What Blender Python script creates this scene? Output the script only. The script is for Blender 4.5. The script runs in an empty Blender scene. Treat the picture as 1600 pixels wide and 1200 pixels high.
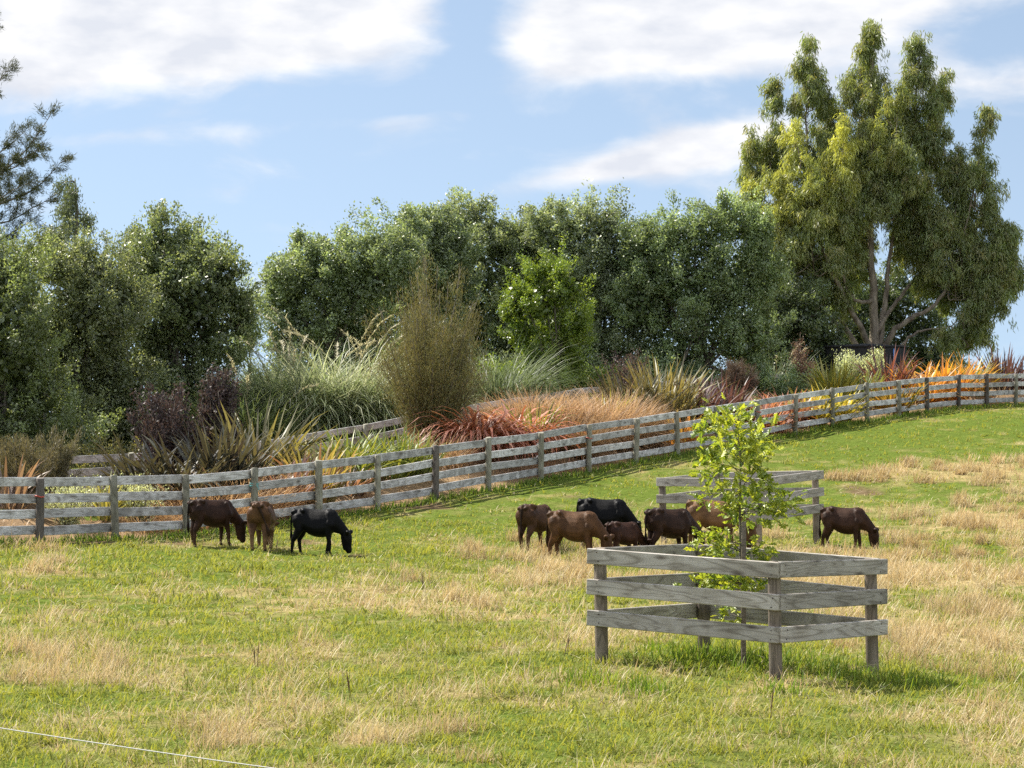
import bpy, bmesh, math, random
import numpy as np
from mathutils import Vector, Matrix, Euler

SC = bpy.context.scene
COL = SC.collection
rng = np.random.default_rng(11)
random.seed(11)

# ------------------------------------------------------------------ camera
F_PX, HZ = 4200.0, 650.0            # focal length and horizon row in photo pixels (1600 x 1200)
CZ = 2.6
cam = bpy.data.cameras.new('camera')
cam.sensor_width = 36.0
cam.lens = F_PX / 1600.0 * 36.0
cam.shift_y = (HZ - 600.0) / 1600.0
cam.clip_start, cam.clip_end = 0.5, 9000.0
co = bpy.data.objects.new('camera', cam)
co.location = (0, 0, CZ)
co.rotation_euler = (math.radians(90), 0, 0)
COL.objects.link(co)
SC.camera = co

# ------------------------------------------------------------------ exposure, sampling
SC.view_settings.view_transform = 'Standard'
SC.view_settings.look = 'None'
SC.view_settings.gamma = 1.0
SC.view_settings.exposure = 1.2
SC.cycles.max_bounces = 6
SC.cycles.diffuse_bounces = 3
SC.cycles.glossy_bounces = 2
SC.cycles.transmission_bounces = 4
SC.cycles.use_denoising = False
SC.render.film_transparent = False

# ------------------------------------------------------------------ sun and sky
SUN_EL = math.radians(50)
SUN_DIR = Vector((-0.79, 0.61, 0)).normalized() * math.cos(SUN_EL) + Vector((0, 0, math.sin(SUN_EL)))
sl = bpy.data.lights.new('sun', 'SUN')
sl.energy = 4.8
sl.angle = math.radians(0.55)
sl.color = (1.0, 0.94, 0.84)
so = bpy.data.objects.new('sun', sl)
so.rotation_euler = SUN_DIR.to_track_quat('Z', 'Y').to_euler()
so.location = (-20, 40, 40)
COL.objects.link(so)

world = bpy.data.worlds.new("World")
SC.world = world
world.use_nodes = True
wn, wl = world.node_tree.nodes, world.node_tree.links
wn.clear()


def wmath(op, a, b=None, c=None, clamp=False):
    n = wn.new('ShaderNodeMath')
    n.operation = op
    n.use_clamp = clamp
    for i, v in enumerate((a, b, c)):
        if v is None:
            continue
        if isinstance(v, (int, float)):
            n.inputs[i].default_value = v
        else:
            wl.new(v, n.inputs[i])
    return n.outputs[0]


def build_world():
    sky = wn.new('ShaderNodeTexSky')
    sky.sky_type = 'NISHITA'
    sky.sun_disc = False
    sky.sun_elevation = SUN_EL
    sky.sun_rotation = math.atan2(SUN_DIR.x, SUN_DIR.y)
    sky.air_density = 1.0
    sky.dust_density = 0.0
    sky.ozone_density = 1.6
    tc = wn.new('ShaderNodeTexCoord')
    sep = wn.new('ShaderNodeSeparateXYZ')
    wl.new(tc.outputs['Generated'], sep.inputs[0])
    dx, dy, dz = sep.outputs
    lift = wn.new('ShaderNodeCombineXYZ')
    wl.new(dx, lift.inputs[0])
    wl.new(dy, lift.inputs[1])
    wl.new(wmath('ADD', wmath('MULTIPLY', dz, 0.9), 0.16), lift.inputs[2])
    nrm = wn.new('ShaderNodeVectorMath')
    nrm.operation = 'NORMALIZE'
    wl.new(lift.outputs[0], nrm.inputs[0])
    wl.new(nrm.outputs[0], sky.inputs[0])
    rad = wmath('MAXIMUM', wmath('SQRT', wmath('ADD', wmath('MULTIPLY', dx, dx), wmath('MULTIPLY', dy, dy))), 0.05)
    az = wmath('ARCTAN2', dx, dy)
    el = wmath('ARCTANGENT', wmath('DIVIDE', dz, rad))
    # cloud texture on the sky dome, in azimuth / elevation, stretched sideways as low clouds look
    comb = wn.new('ShaderNodeCombineXYZ')
    wl.new(wmath('MULTIPLY', az, 1.0), comb.inputs[0])
    wl.new(wmath('MULTIPLY', el, 2.3), comb.inputs[1])
    n1 = wn.new('ShaderNodeTexNoise')
    n1.inputs['Scale'].default_value = 17.0
    n1.inputs['Detail'].default_value = 7.0
    n1.inputs['Roughness'].default_value = 0.55
    n1.inputs['Distortion'].default_value = 0.35
    wl.new(comb.outputs[0], n1.inputs['Vector'])
    n2 = wn.new('ShaderNodeTexNoise')
    n2.inputs['Scale'].default_value = 5.0
    n2.inputs['Detail'].default_value = 3.0
    wl.new(comb.outputs[0], n2.inputs['Vector'])

    def bank(cx, cy, rx, ry, amp, tilt=0.0):
        u0, v0 = math.atan((cx - 800) / F_PX), math.atan((HZ - cy) / F_PX)
        ru, rv = rx / F_PX, ry / F_PX
        du, dv = wmath('SUBTRACT', az, u0), wmath('SUBTRACT', el, v0)
        ca, sa = math.cos(tilt), math.sin(tilt)
        p = wmath('DIVIDE', wmath('ADD', wmath('MULTIPLY', du, ca), wmath('MULTIPLY', dv, sa)), ru)
        q = wmath('DIVIDE', wmath('SUBTRACT', wmath('MULTIPLY', dv, ca), wmath('MULTIPLY', du, sa)), rv)
        r2 = wmath('ADD', wmath('MULTIPLY', p, p), wmath('MULTIPLY', q, q))
        return wmath('MULTIPLY', wmath('POWER', 2.718, wmath('MULTIPLY', r2, -1.0)), amp)

    banks = [(130, 62, 400, 88, 1.05, 0.12), (470, 25, 170, 70, 0.8, 0.2), (0, -70, 520, 100, 0.5, 0.0), (735, 10, 80, 130, -0.30, 0.3),
             (1080, 38, 300, 78, 1.1, 0.03), (1250, -60, 330, 90, 0.6, 0.0), (900, 70, 160, 45, 0.4, 0.0),
             (1060, 240, 150, 34, 0.85, 0.13), (900, 275, 120, 20, 0.35, 0.15), (1180, 210, 120, 25, 0.3, 0.1),
             (330, 215, 420, 16, 0.17, 0.06), (620, 185, 300, 14, 0.13, 0.06), (1500, 130, 230, 40, 0.25, 0.03),
             (430, 460, 90, 60, 0.30, 0.0), (20, 320, 160, 60, 0.14, 0.0), (1560, 470, 160, 120, 0.10, 0.0)]
    tot = None
    for b in banks:
        o = bank(*b)
        tot = o if tot is None else wmath('ADD', tot, o)
    # away from this stretch of sky unseen cloud from broad noise, thickened for fill
    off = wmath('MULTIPLY', wmath('SUBTRACT', n2.outputs['Fac'], 0.44), 2.4)
    away = wmath('MULTIPLY', wmath('SUBTRACT', wmath('ABSOLUTE', az), 0.26), 6.0, clamp=True)
    tot = wmath('ADD', tot, wmath('MULTIPLY', off, away))
    dens = wmath('ADD', wmath('MULTIPLY', tot, 1.5), wmath('MULTIPLY', wmath('SUBTRACT', n1.outputs['Fac'], 0.5), 1.9))
    mr = wn.new('ShaderNodeMapRange')
    mr.interpolation_type = 'SMOOTHSTEP'
    wl.new(dens, mr.inputs['Value'])
    mr.inputs['From Min'].default_value = 0.10
    mr.inputs['From Max'].default_value = 0.88
    # cloud body: white with faint grey underside
    ramp = wn.new('ShaderNodeMix')
    ramp.data_type = 'RGBA'
    ramp.inputs[6].default_value = (3.45, 3.6, 3.95, 1)
    ramp.inputs[7].default_value = (4.6, 4.6, 4.65, 1)
    n3 = wn.new('ShaderNodeTexNoise')
    n3.inputs['Scale'].default_value = 30.0
    n3.inputs['Detail'].default_value = 5.0
    wl.new(comb.outputs[0], n3.inputs['Vector'])
    mr2 = wn.new('ShaderNodeMapRange')
    wl.new(n3.outputs['Fac'], mr2.inputs['Value'])
    mr2.inputs['From Min'].default_value = 0.35
    mr2.inputs['From Max'].default_value = 0.62
    wl.new(mr2.outputs[0], ramp.inputs[0])
    hs = wn.new('ShaderNodeHueSaturation')
    hs.inputs['Hue'].default_value = 0.496
    hs.inputs['Saturation'].default_value = 0.76
    hs.inputs['Value'].default_value = 0.63
    wl.new(sky.outputs[0], hs.inputs['Color'])
    fill_cloud = wn.new('ShaderNodeVectorMath')
    fill_cloud.operation = 'SCALE'
    wl.new(ramp.outputs[2], fill_cloud.inputs[0])
    wl.new(wmath('ADD', 1.0, wmath('MULTIPLY', wmath('MULTIPLY', wmath('SUBTRACT', wmath('ABSOLUTE', az), 0.3), 0.8, clamp=True), 2.6)), fill_cloud.inputs['Scale'])  # unseen cloud away from the view is brightened as added fill light
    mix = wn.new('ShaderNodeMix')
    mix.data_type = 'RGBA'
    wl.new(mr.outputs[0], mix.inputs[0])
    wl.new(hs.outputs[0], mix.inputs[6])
    wl.new(fill_cloud.outputs[0], mix.inputs[7])
    bg = wn.new('ShaderNodeBackground')
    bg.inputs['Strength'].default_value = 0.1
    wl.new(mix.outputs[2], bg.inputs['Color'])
    out = wn.new('ShaderNodeOutputWorld')
    wl.new(bg.outputs[0], out.inputs[0])


build_world()

# ------------------------------------------------------------------ numbers and noise


def X(px, d):
    return (px - 800.0) / F_PX * d


def Z(py, d):
    return CZ + (HZ - py) / F_PX * d


_perm = np.random.default_rng(3).random(65536)


def _hash(ix, iy, iz=0):
    h = (ix.astype(np.int64) * 73856093) ^ (iy.astype(np.int64) * 19349663) ^ (np.asarray(iz).astype(np.int64) * 83492791)
    return _perm[h & 65535]


def noise2(x, y, s=1.0, seed=0):
    x, y = np.asarray(x) / s, np.asarray(y) / s
    ix, iy = np.floor(x), np.floor(y)
    fx, fy = x - ix, y - iy
    fx, fy = fx * fx * (3 - 2 * fx), fy * fy * (3 - 2 * fy)
    sd = np.full_like(ix, seed)
    a, b = _hash(ix, iy, sd), _hash(ix + 1, iy, sd)
    c, d = _hash(ix, iy + 1, sd), _hash(ix + 1, iy + 1, sd)
    return (a * (1 - fx) + b * fx) * (1 - fy) + (c * (1 - fx) + d * fx) * fy


def fbm(x, y, s=1.0, seed=0, o=4):
    t, a, tot = 0, 1.0, 0
    for i in range(o):
        t = t + a * noise2(x, y, s / 2 ** i, seed + i * 7)
        tot += a
        a *= 0.55
    return t / tot


# ------------------------------------------------------------------ terrain
FENCE = [(-135, 855, 41.6), (-50, 853, 42.5), (62, 850, 43.5), (180, 845, 44.7), (291, 840, 46), (397, 827, 47.5), (498, 813, 49.2), (590, 800, 51.2),
         (681, 782, 53.5), (763, 766, 55.8), (845, 753, 58.1), (920, 738, 60.5), (993, 725, 63), (1059, 713, 65.3),
         (1122, 701, 67.6), (1185, 690, 70), (1242, 678, 72.3), (1301, 668, 74.6), (1355, 658, 77), (1405, 651, 79.2),
         (1449, 645, 81.3), (1498, 640, 83.6), (1542, 637, 85.8), (1587, 635, 88), (1631, 633, 90.3), (1676, 632, 92.6)]
BACK = [(-120, 724, 49.3), (-10, 718, 50.8), (100, 713, 52.2), (205, 708, 53.7), (305, 699, 55.5), (400, 690, 57.2), (490, 676, 59.2), (570, 663, 61.2),
        (650, 648, 63.6), (730, 635, 66), (815, 621, 68.6), (900, 608, 71.4), (965, 601, 74.6), (1030, 596, 78), (1090, 591, 81.5),
        (1150, 587, 85), (1210, 584, 88.5), (1270, 581, 92)]
BH = 1.08
ctrl = []
for px, py, d in FENCE:
    ctrl.append((X(px, d), d, Z(py, d)))
for px, py, d in BACK:
    ctrl.append((X(px, d), d, Z(py, d) - BH))
PEN1 = dict(F=(1212, 1063, 25.0), L=(941, 1037, 26.0), R=(1364, 1057, 26.25), B=(1100, 1015, 27.25))
PEN2 = dict(F=(1185, 853, 46.3), L=(1037, 850, 47.3), R=(1276, 850, 47.8), B=(1120, 841, 48.8))
for p in (PEN1, PEN2):
    for px, py, d in p.values():
        ctrl.append((X(px, d), d, Z(py, d)))
for px, py, d in [(0, 1200, 19.4), (800, 1200, 19.5), (1600, 1200, 19.8), (60, 1010, 28), (500, 866, 43.3), (330, 856, 43.6), (1590, 930, 37),
                  (830, 864, 44.8), (1350, 860, 46.5), (1560, 775, 57), (1300, 740, 62), (1500, 690, 72),
                  # rise behind the garden
                  (-100, 690, 66), (100, 676, 70), (350, 668, 74), (620, 640, 82), (800, 625, 86), (1000, 606, 92), (1200, 596, 98),
                  (1370, 597, 104), (1500, 600, 104), (1650, 600, 106), (1350, 602, 97), (1450, 612, 95), (1600, 622, 97)]:
    ctrl.append((X(px, d), d, Z(py, d)))
ctrl += [(0, 0, 0.75), (-12, 0, 0.7), (12, 0, 0.8), (-9, 18, 0.1), (9, 18, 0.15), (-22, 40, 0.6), (20, 45, 0.7), (30, 70, 1.9), (-30, 75, 1.2), (35, 100, 3.2),
         (-30, 110, 1.5), (0, 120, 2.5), (30, 125, 2.6)]
ctrl = np.array(ctrl)
CS = ctrl[:, :2] * np.array([1.0, 0.6])


def _tps(r2):
    return 0.5 * r2 * np.log(r2 + 1e-9)


_n = len(ctrl)
_A = np.zeros((_n + 3, _n + 3))
_d2 = ((CS[:, None] - CS[None]) ** 2).sum(-1)
_A[:_n, :_n] = _tps(_d2) + np.eye(_n) * 0.6
_A[:_n, _n:] = np.c_[np.ones(_n), CS]
_A[_n:, :_n] = _A[:_n, _n:].T
_W = np.linalg.solve(_A, np.r_[ctrl[:, 2], 0, 0, 0])


def sm(a, b, t):
    t = np.clip((t - a) / (b - a), 0, 1)
    return t * t * (3 - 2 * t)


FX = np.array([X(p, d) for p, _, d in FENCE])
FY = np.array([d for _, _, d in FENCE])
BX = np.array([X(p, d) for p, _, d in BACK])
BY = np.array([d for _, _, d in BACK])


def fence_y(x):
    return np.interp(x, FX, FY)


def back_y(x):
    return np.interp(x, BX, BY)


def ground(x, y, bumps=True):
    x, y = np.atleast_1d(np.asarray(x, float)), np.atleast_1d(np.asarray(y, float))
    out = np.zeros_like(x)
    for i in range(0, len(x), 40000):
        xs, ys = np.clip(x[i:i + 40000], -40, 42), np.clip(y[i:i + 40000], -6, 130)
        q = np.c_[xs, ys * 0.6]
        d2 = ((q[:, None] - CS[None]) ** 2).sum(-1)
        out[i:i + 40000] = _tps(d2) @ _W[:_n] + _W[_n] + q @ _W[_n + 1:]
    far = np.maximum.reduce([sm(112, 190, y), sm(38, 110, np.abs(x)), sm(0, 60, -y)])
    out = np.clip(out, -1.0, 3.2) * (1 - far) + (-1.0) * far
    v = (y - np.interp(x, FX, FY)) / np.maximum(np.interp(x, BX, BY) - np.interp(x, FX, FY), 1.0)
    out = out + 0.42 * sm(0.04, 0.45, v) * (1 - sm(0.7, 1.0, v)) * sm(-16, -10, x) * (1 - sm(18, 24, x))
    if bumps:
        out = out + (fbm(x, y, 1.7, 5, 3) - 0.5) * 0.07 + (fbm(x, y, 0.55, 15, 2) - 0.5) * 0.07
    return out


def gz(x, y):
    return float(ground(x, y)[0])


# ------------------------------------------------------------------ mesh helpers


def tag(o, label=None, cat=None, group=None, kind=None):
    if label:
        o['label'] = label
    if cat:
        o['category'] = cat
    if group:
        o['group'] = group
    if kind:
        o['kind'] = kind
    return o


def link(name, me, mat, loc=(0, 0, 0), parent=None):
    o = bpy.data.objects.new(name, me)
    if mat is not None and len(me.materials) == 0:
        me.materials.append(mat)
    COL.objects.link(o)
    o.location = loc
    if parent is not None:
        o.parent = parent
    return o


def empty(name, loc, label, cat, group=None):
    o = bpy.data.objects.new(name, None)
    COL.objects.link(o)
    o.location = loc
    o.empty_display_size = 0.3
    return tag(o, label, cat, group)


def mesh_np(name, V, faces, C=None, smooth=False):
    """faces: list of int arrays (n x k)"""
    me = bpy.data.meshes.new(name)
    V = np.asarray(V, np.float32)
    me.vertices.add(len(V))
    me.vertices.foreach_set('co', V.ravel())
    idx = np.concatenate([f.ravel() for f in faces]).astype(np.int32)
    sizes = np.concatenate([np.full(len(f), f.shape[1]) for f in faces]).astype(np.int32)
    starts = np.r_[0, np.cumsum(sizes)[:-1]].astype(np.int32)
    me.loops.add(len(idx))
    me.loops.foreach_set('vertex_index', idx)
    me.polygons.add(len(sizes))
    me.polygons.foreach_set('loop_start', starts)
    if smooth:
        me.polygons.foreach_set('use_smooth', np.ones(len(sizes), bool))
    if C is not None:
        a = me.color_attributes.new('Col', 'FLOAT_COLOR', 'POINT')
        C = np.asarray(C, np.float32)
        if C.shape[1] == 3:
            C = np.c_[C, np.ones(len(C), np.float32)]
        a.data.foreach_set('color', C.ravel())
    me.update(calc_edges=True)
    me.validate()
    return me


class Geo:
    def __init__(self):
        self.V, self.F, self.C, self.n = [], [], [], 0

    def add(self, V, faces, C):
        V = np.asarray(V, float).reshape(-1, 3)
        C = np.asarray(C, float)
        if C.ndim == 1:
            C = np.tile(C, (len(V), 1))
        self.V.append(V)
        self.C.append(C)
        for f in faces:
            self.F.append(np.asarray(f) + self.n)
        self.n += len(V)

    def build(self, name, mat, loc=(0, 0, 0), parent=None, smooth=False):
        V = np.concatenate(self.V)
        by = {}
        for f in self.F:
            by.setdefault(f.shape[1], []).append(f)
        faces = [np.concatenate(v) for v in by.values()]
        me = mesh_np(name, V, faces, np.concatenate(self.C), smooth)
        return link(name, me, mat, loc, parent)


def blades(geo, base, az, length, width, lean, bend, col, col2=None, K=3, twist=None, wprof=None, fold=0.0):
    """strips that leave base points, lean over and arch; col at the root, col2 at the tip"""
    N = len(base)
    if N == 0:
        return
    col = np.broadcast_to(col, (N, 3))
    col2 = col if col2 is None else np.broadcast_to(col2, (N, 3))
    if wprof is None:
        wprof = [1.0 - 0.6 * (k / K) ** 2 for k in range(K)]
    tw = np.zeros(N) if twist is None else twist
    h = np.c_[np.cos(az), np.sin(az), np.zeros(N)]
    w = np.c_[-np.sin(az + tw), np.cos(az + tw), np.zeros(N)]
    p = np.array(base, float)
    V = np.zeros((N, 2 * K + 1, 3))
    C = np.zeros((N, 2 * K + 1, 3))
    for k in range(K + 1):
        t = k / K
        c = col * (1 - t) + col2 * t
        if k < K:
            hw = (width * wprof[k] * 0.5)[:, None] * w
            V[:, 2 * k] = p - hw
            V[:, 2 * k + 1] = p + hw
            C[:, 2 * k] = C[:, 2 * k + 1] = c
        else:
            V[:, 2 * K] = p
            C[:, 2 * K] = c
        th = lean + bend * ((k + 0.5) / K) ** 1.3
        p = p + (length / K)[:, None] * (h * np.sin(th)[:, None] + np.array([0, 0, 1.0]) * np.cos(th)[:, None])
    o = (np.arange(N) * (2 * K + 1))[:, None]
    faces = []
    for k in range(K - 1):
        faces.append(o + np.array([[2 * k, 2 * k + 1, 2 * k + 3, 2 * k + 2]]))
    faces.append(o + np.array([[2 * K - 2, 2 * K - 1, 2 * K]]))
    geo.add(V.reshape(-1, 3), faces, C.reshape(-1, 3))


def unit(v):
    return v / np.maximum(np.linalg.norm(v, axis=-1, keepdims=True), 1e-9)


def leaves(geo, cen, axis, L, W, col, r=rng, fold=0.25, face=None, fj=0.6):
    """one folded lozenge per leaf"""
    N = len(cen)
    axis = unit(axis)
    rnd = r.normal(size=(N, 3)) if face is None else face + r.normal(size=(N, 3)) * fj
    side = unit(np.cross(axis, rnd))
    nor = np.cross(side, axis) if face is None else -np.cross(side, axis)
    L, W = np.broadcast_to(L, N)[:, None], np.broadcast_to(W, N)[:, None]
    b, t = cen - axis * L * 0.5, cen + axis * L * 0.5
    m = cen - axis * L * 0.05 + nor * W * fold
    V = np.stack([b, m - side * W * 0.5, t, m + side * W * 0.5], 1)
    o = (np.arange(N) * 4)[:, None]
    col = np.broadcast_to(col, (N, 3))
    geo.add(V.reshape(-1, 3), [o + np.array([[0, 1, 2, 3]])], np.repeat(col, 4, 0))


def tube(geo, pts, rad, col, sides=7, cap=True):
    pts = np.asarray(pts, float)
    n = len(pts)
    rad = np.broadcast_to(rad, n)
    tg = unit(np.gradient(pts, axis=0))
    up = np.array([0.0, 1.0, 0.0]) if abs(tg[0][1]) < 0.8 else np.array([1.0, 0, 0])
    a = np.arange(sides) / sides * 2 * math.pi
    V = []
    for i in range(n):
        s = unit(np.cross(tg[i], up))
        u = np.cross(s, tg[i])
        V.append(pts[i] + rad[i] * (np.cos(a)[:, None] * s + np.sin(a)[:, None] * u))
    V = np.concatenate(V)
    k = np.arange(sides)
    k2 = (k + 1) % sides
    faces = []
    for i in range(n - 1):
        faces.append(np.c_[i * sides + k, i * sides + k2, (i + 1) * sides + k2, (i + 1) * sides + k])
    fs = [np.concatenate(faces)]
    if cap:
        fs.append((np.arange(sides)[::-1])[None])
        fs.append((np.arange(sides) + (n - 1) * sides)[None])
    geo.add(V, fs, col)


def wobble(p0, p1, n, amp, r=rng, sag=0.0):
    t = np.linspace(0, 1, n)[:, None]
    p = np.asarray(p0) * (1 - t) + np.asarray(p1) * t
    p = p + np.cumsum(r.normal(size=(n, 3)), 0) * amp * np.sin(t * math.pi)
    p[:, 2] -= sag * np.sin(t[:, 0] * math.pi)
    return p


# ------------------------------------------------------------------ materials


def mat_new(name):
    m = bpy.data.materials.new(name)
    m.use_nodes = True
    nt = m.node_tree
    for n in list(nt.nodes):
        nt.nodes.remove(n)
    return m, nt, nt.nodes, nt.links


def leaf_mat(name, trans=0.42, gloss=0.06, rough=0.38, tint=1.0, sat=1.0, tcol=(1.25, 1.15, 0.55)):
    m, nt, N, L = mat_new(name)
    at = N.new('ShaderNodeAttribute')
    at.attribute_name = 'Col'
    hs = N.new('ShaderNodeHueSaturation')
    hs.inputs['Saturation'].default_value = sat
    hs.inputs['Value'].default_value = tint
    L.new(at.outputs['Color'], hs.inputs['Color'])
    d = N.new('ShaderNodeBsdfDiffuse')
    L.new(hs.outputs[0], d.inputs['Color'])
    t = N.new('ShaderNodeBsdfTranslucent')
    mx = N.new('ShaderNodeMix')
    mx.data_type = 'RGBA'
    mx.blend_type = 'MULTIPLY'
    mx.inputs[0].default_value = 1.0
    mx.inputs[7].default_value = (*tcol, 1)
    L.new(hs.outputs[0], mx.inputs[6])
    L.new(mx.outputs[2], t.inputs['Color'])
    a = N.new('ShaderNodeMixShader')
    a.inputs[0].default_value = trans
    L.new(d.outputs[0], a.inputs[1])
    L.new(t.outputs[0], a.inputs[2])
    g = N.new('ShaderNodeBsdfGlossy')
    g.inputs['Roughness'].default_value = rough
    b = N.new('ShaderNodeMixShader')
    b.inputs[0].default_value = gloss
    L.new(a.outputs[0], b.inputs[1])
    L.new(g.outputs[0], b.inputs[2])
    o = N.new('ShaderNodeOutputMaterial')
    L.new(b.outputs[0], o.inputs[0])
    return m


def bark_mat(name, c1, c2, scale=6.0):
    m, nt, N, L = mat_new(name)
    tc = N.new('ShaderNodeTexCoord')
    mp = N.new('ShaderNodeMapping')
    mp.inputs['Scale'].default_value = (scale, scale, scale * 0.3)
    L.new(tc.outputs['Object'], mp.inputs[0])
    n = N.new('ShaderNodeTexNoise')
    n.inputs['Scale'].default_value = 2.0
    n.inputs['Detail'].default_value = 6
    L.new(mp.outputs[0], n.inputs['Vector'])
    r = N.new('ShaderNodeValToRGB')
    r.color_ramp.elements[0].position, r.color_ramp.elements[1].position = 0.35, 0.65
    r.color_ramp.elements[0].color, r.color_ramp.elements[1].color = (*c1, 1), (*c2, 1)
    L.new(n.outputs['Fac'], r.inputs[0])
    p = N.new('ShaderNodeBsdfPrincipled')
    p.inputs['Roughness'].default_value = 0.85
    L.new(r.outputs[0], p.inputs['Base Color'])
    bp = N.new('ShaderNodeBump')
    bp.inputs['Strength'].default_value = 0.5
    bp.inputs['Distance'].default_value = 0.02
    L.new(n.outputs['Fac'], bp.inputs['Height'])
    L.new(bp.outputs[0], p.inputs['Normal'])
    o = N.new('ShaderNodeOutputMaterial')
    L.new(p.outputs[0], o.inputs[0])
    return m


def wood_mat(name, light, mid, dark, grain_axis=0, knots=True, stain=0.5, gscale=1.0, fsc=60.0):
    """weathered board: grain along the object's long axis, knots, blotches, each board its own"""
    m, nt, N, L = mat_new(name)
    tc = N.new('ShaderNodeTexCoord')
    oi = N.new('ShaderNodeObjectInfo')
    off = N.new('ShaderNodeVectorMath')
    off.operation = 'SCALE'
    off.inputs[0].default_value = (37.0, 19.0, 53.0)
    L.new(oi.outputs['Random'], off.inputs['Scale'])
    ad = N.new('ShaderNodeVectorMath')
    ad.operation = 'ADD'
    L.new(tc.outputs['Object'], ad.inputs[0])
    L.new(off.outputs[0], ad.inputs[1])

    def noise(sc, scale, det=4, dist=0.0, rough=0.5):
        mp = N.new('ShaderNodeMapping')
        s = [sc[1]] * 3
        s[grain_axis] = sc[0]
        mp.inputs['Scale'].default_value = s
        L.new(ad.outputs[0], mp.inputs[0])
        n = N.new('ShaderNodeTexNoise')
        n.inputs['Scale'].default_value = scale
        n.inputs['Detail'].default_value = det
        n.inputs['Distortion'].default_value = dist
        n.inputs['Roughness'].default_value = rough
        L.new(mp.outputs[0], n.inputs['Vector'])
        return n.outputs['Fac']

    def ramp(f, a, b, c0, c1):
        r = N.new('ShaderNodeValToRGB')
        r.color_ramp.elements[0].position, r.color_ramp.elements[1].position = a, b
        r.color_ramp.elements[0].color, r.color_ramp.elements[1].color = (*c0, 1), (*c1, 1)
        L.new(f, r.inputs[0])
        return r.outputs[0]

    def mult(a, b, fac=1.0):
        x = N.new('ShaderNodeMix')
        x.data_type = 'RGBA'
        x.blend_type = 'MULTIPLY'
        x.inputs[0].default_value = fac
        L.new(a, x.inputs[6])
        L.new(b, x.inputs[7])
        return x.outputs[2]

    # growth rings: banded warped noise, lines running along the board
    rings = noise((0.55, 4.0), 1.6 * gscale, 2, 0.6)
    mm = N.new('ShaderNodeMath')
    mm.operation = 'MULTIPLY'
    mm.inputs[1].default_value = 22.0
    L.new(rings, mm.inputs[0])
    fr = N.new('ShaderNodeMath')
    fr.operation = 'PINGPONG'
    fr.inputs[1].default_value = 1.0
    L.new(mm.outputs[0], fr.inputs[0])
    base = ramp(noise((0.6, 2.0), 1.5, 5), 0.32, 0.68, mid, light)
    k = [0.62 + 0.3 * (c / max(mid)) * 0.3 for c in mid]
    col = mult(base, ramp(fr.outputs[0], 0.0, 0.5, (0.45, 0.42, 0.38), (1, 1, 1)), 0.8)
    fine = noise((1.5, fsc), 2.0, 6, 0, 0.7)
    col = mult(col, ramp(fine, 0.3, 0.7, (0.62, 0.6, 0.58), (1.08, 1.08, 1.08)), 0.7)
    col = mult(col, ramp(noise((1.0, 1.0), 4.0, 6, 0.5), 0.36, 0.56, dark, (1, 1, 1)), stain)
    if knots:
        mp = N.new('ShaderNodeMapping')
        s = [7.0] * 3
        s[grain_axis] = 2.2
        mp.inputs['Scale'].default_value = s
        L.new(ad.outputs[0], mp.inputs[0])
        v = N.new('ShaderNodeTexVoronoi')
        v.inputs['Scale'].default_value = 1.0
        L.new(mp.outputs[0], v.inputs['Vector'])
        col = mult(col, ramp(v.outputs['Distance'], 0.06, 0.22, (0.28, 0.24, 0.21), (1, 1, 1)), 0.95)
    # each board a little lighter or darker
    mr = N.new('ShaderNodeMapRange')
    mr.inputs['To Min'].default_value, mr.inputs['To Max'].default_value = 0.74, 1.12
    L.new(oi.outputs['Random'], mr.inputs['Value'])
    vm = N.new('ShaderNodeVectorMath')
    vm.operation = 'SCALE'
    L.new(col, vm.inputs[0])
    L.new(mr.outputs[0], vm.inputs['Scale'])
    p = N.new('ShaderNodeBsdfPrincipled')
    p.inputs['Roughness'].default_value = 0.72
    L.new(vm.outputs[0], p.inputs['Base Color'])
    bp = N.new('ShaderNodeBump')
    bp.inputs['Strength'].default_value = 0.5
    bp.inputs['Distance'].default_value = 0.006
    L.new(fine, bp.inputs['Height'])
    L.new(bp.outputs[0], p.inputs['Normal'])
    o = N.new('ShaderNodeOutputMaterial')
    L.new(p.outputs[0], o.inputs[0])
    return m


def plain_mat(name, c, rough=0.6, metal=0.0, var=0.15, scale=8.0):
    m, nt, N, L = mat_new(name)
    tc = N.new('ShaderNodeTexCoord')
    n = N.new('ShaderNodeTexNoise')
    n.inputs['Scale'].default_value = scale
    n.inputs['Detail'].default_value = 5
    L.new(tc.outputs['Object'], n.inputs['Vector'])
    r = N.new('ShaderNodeValToRGB')
    r.color_ramp.elements[0].position, r.color_ramp.elements[1].position = 0.3, 0.7
    r.color_ramp.elements[0].color = (*[v * (1 - var) for v in c], 1)
    r.color_ramp.elements[1].color = (*[min(1, v * (1 + var)) for v in c], 1)
    L.new(n.outputs['Fac'], r.inputs[0])
    p = N.new('ShaderNodeBsdfPrincipled')
    p.inputs['Roughness'].default_value = rough
    p.inputs['Metallic'].default_value = metal
    L.new(r.outputs[0], p.inputs['Base Color'])
    o = N.new('ShaderNodeOutputMaterial')
    L.new(p.outputs[0], o.inputs[0])
    return m


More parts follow.
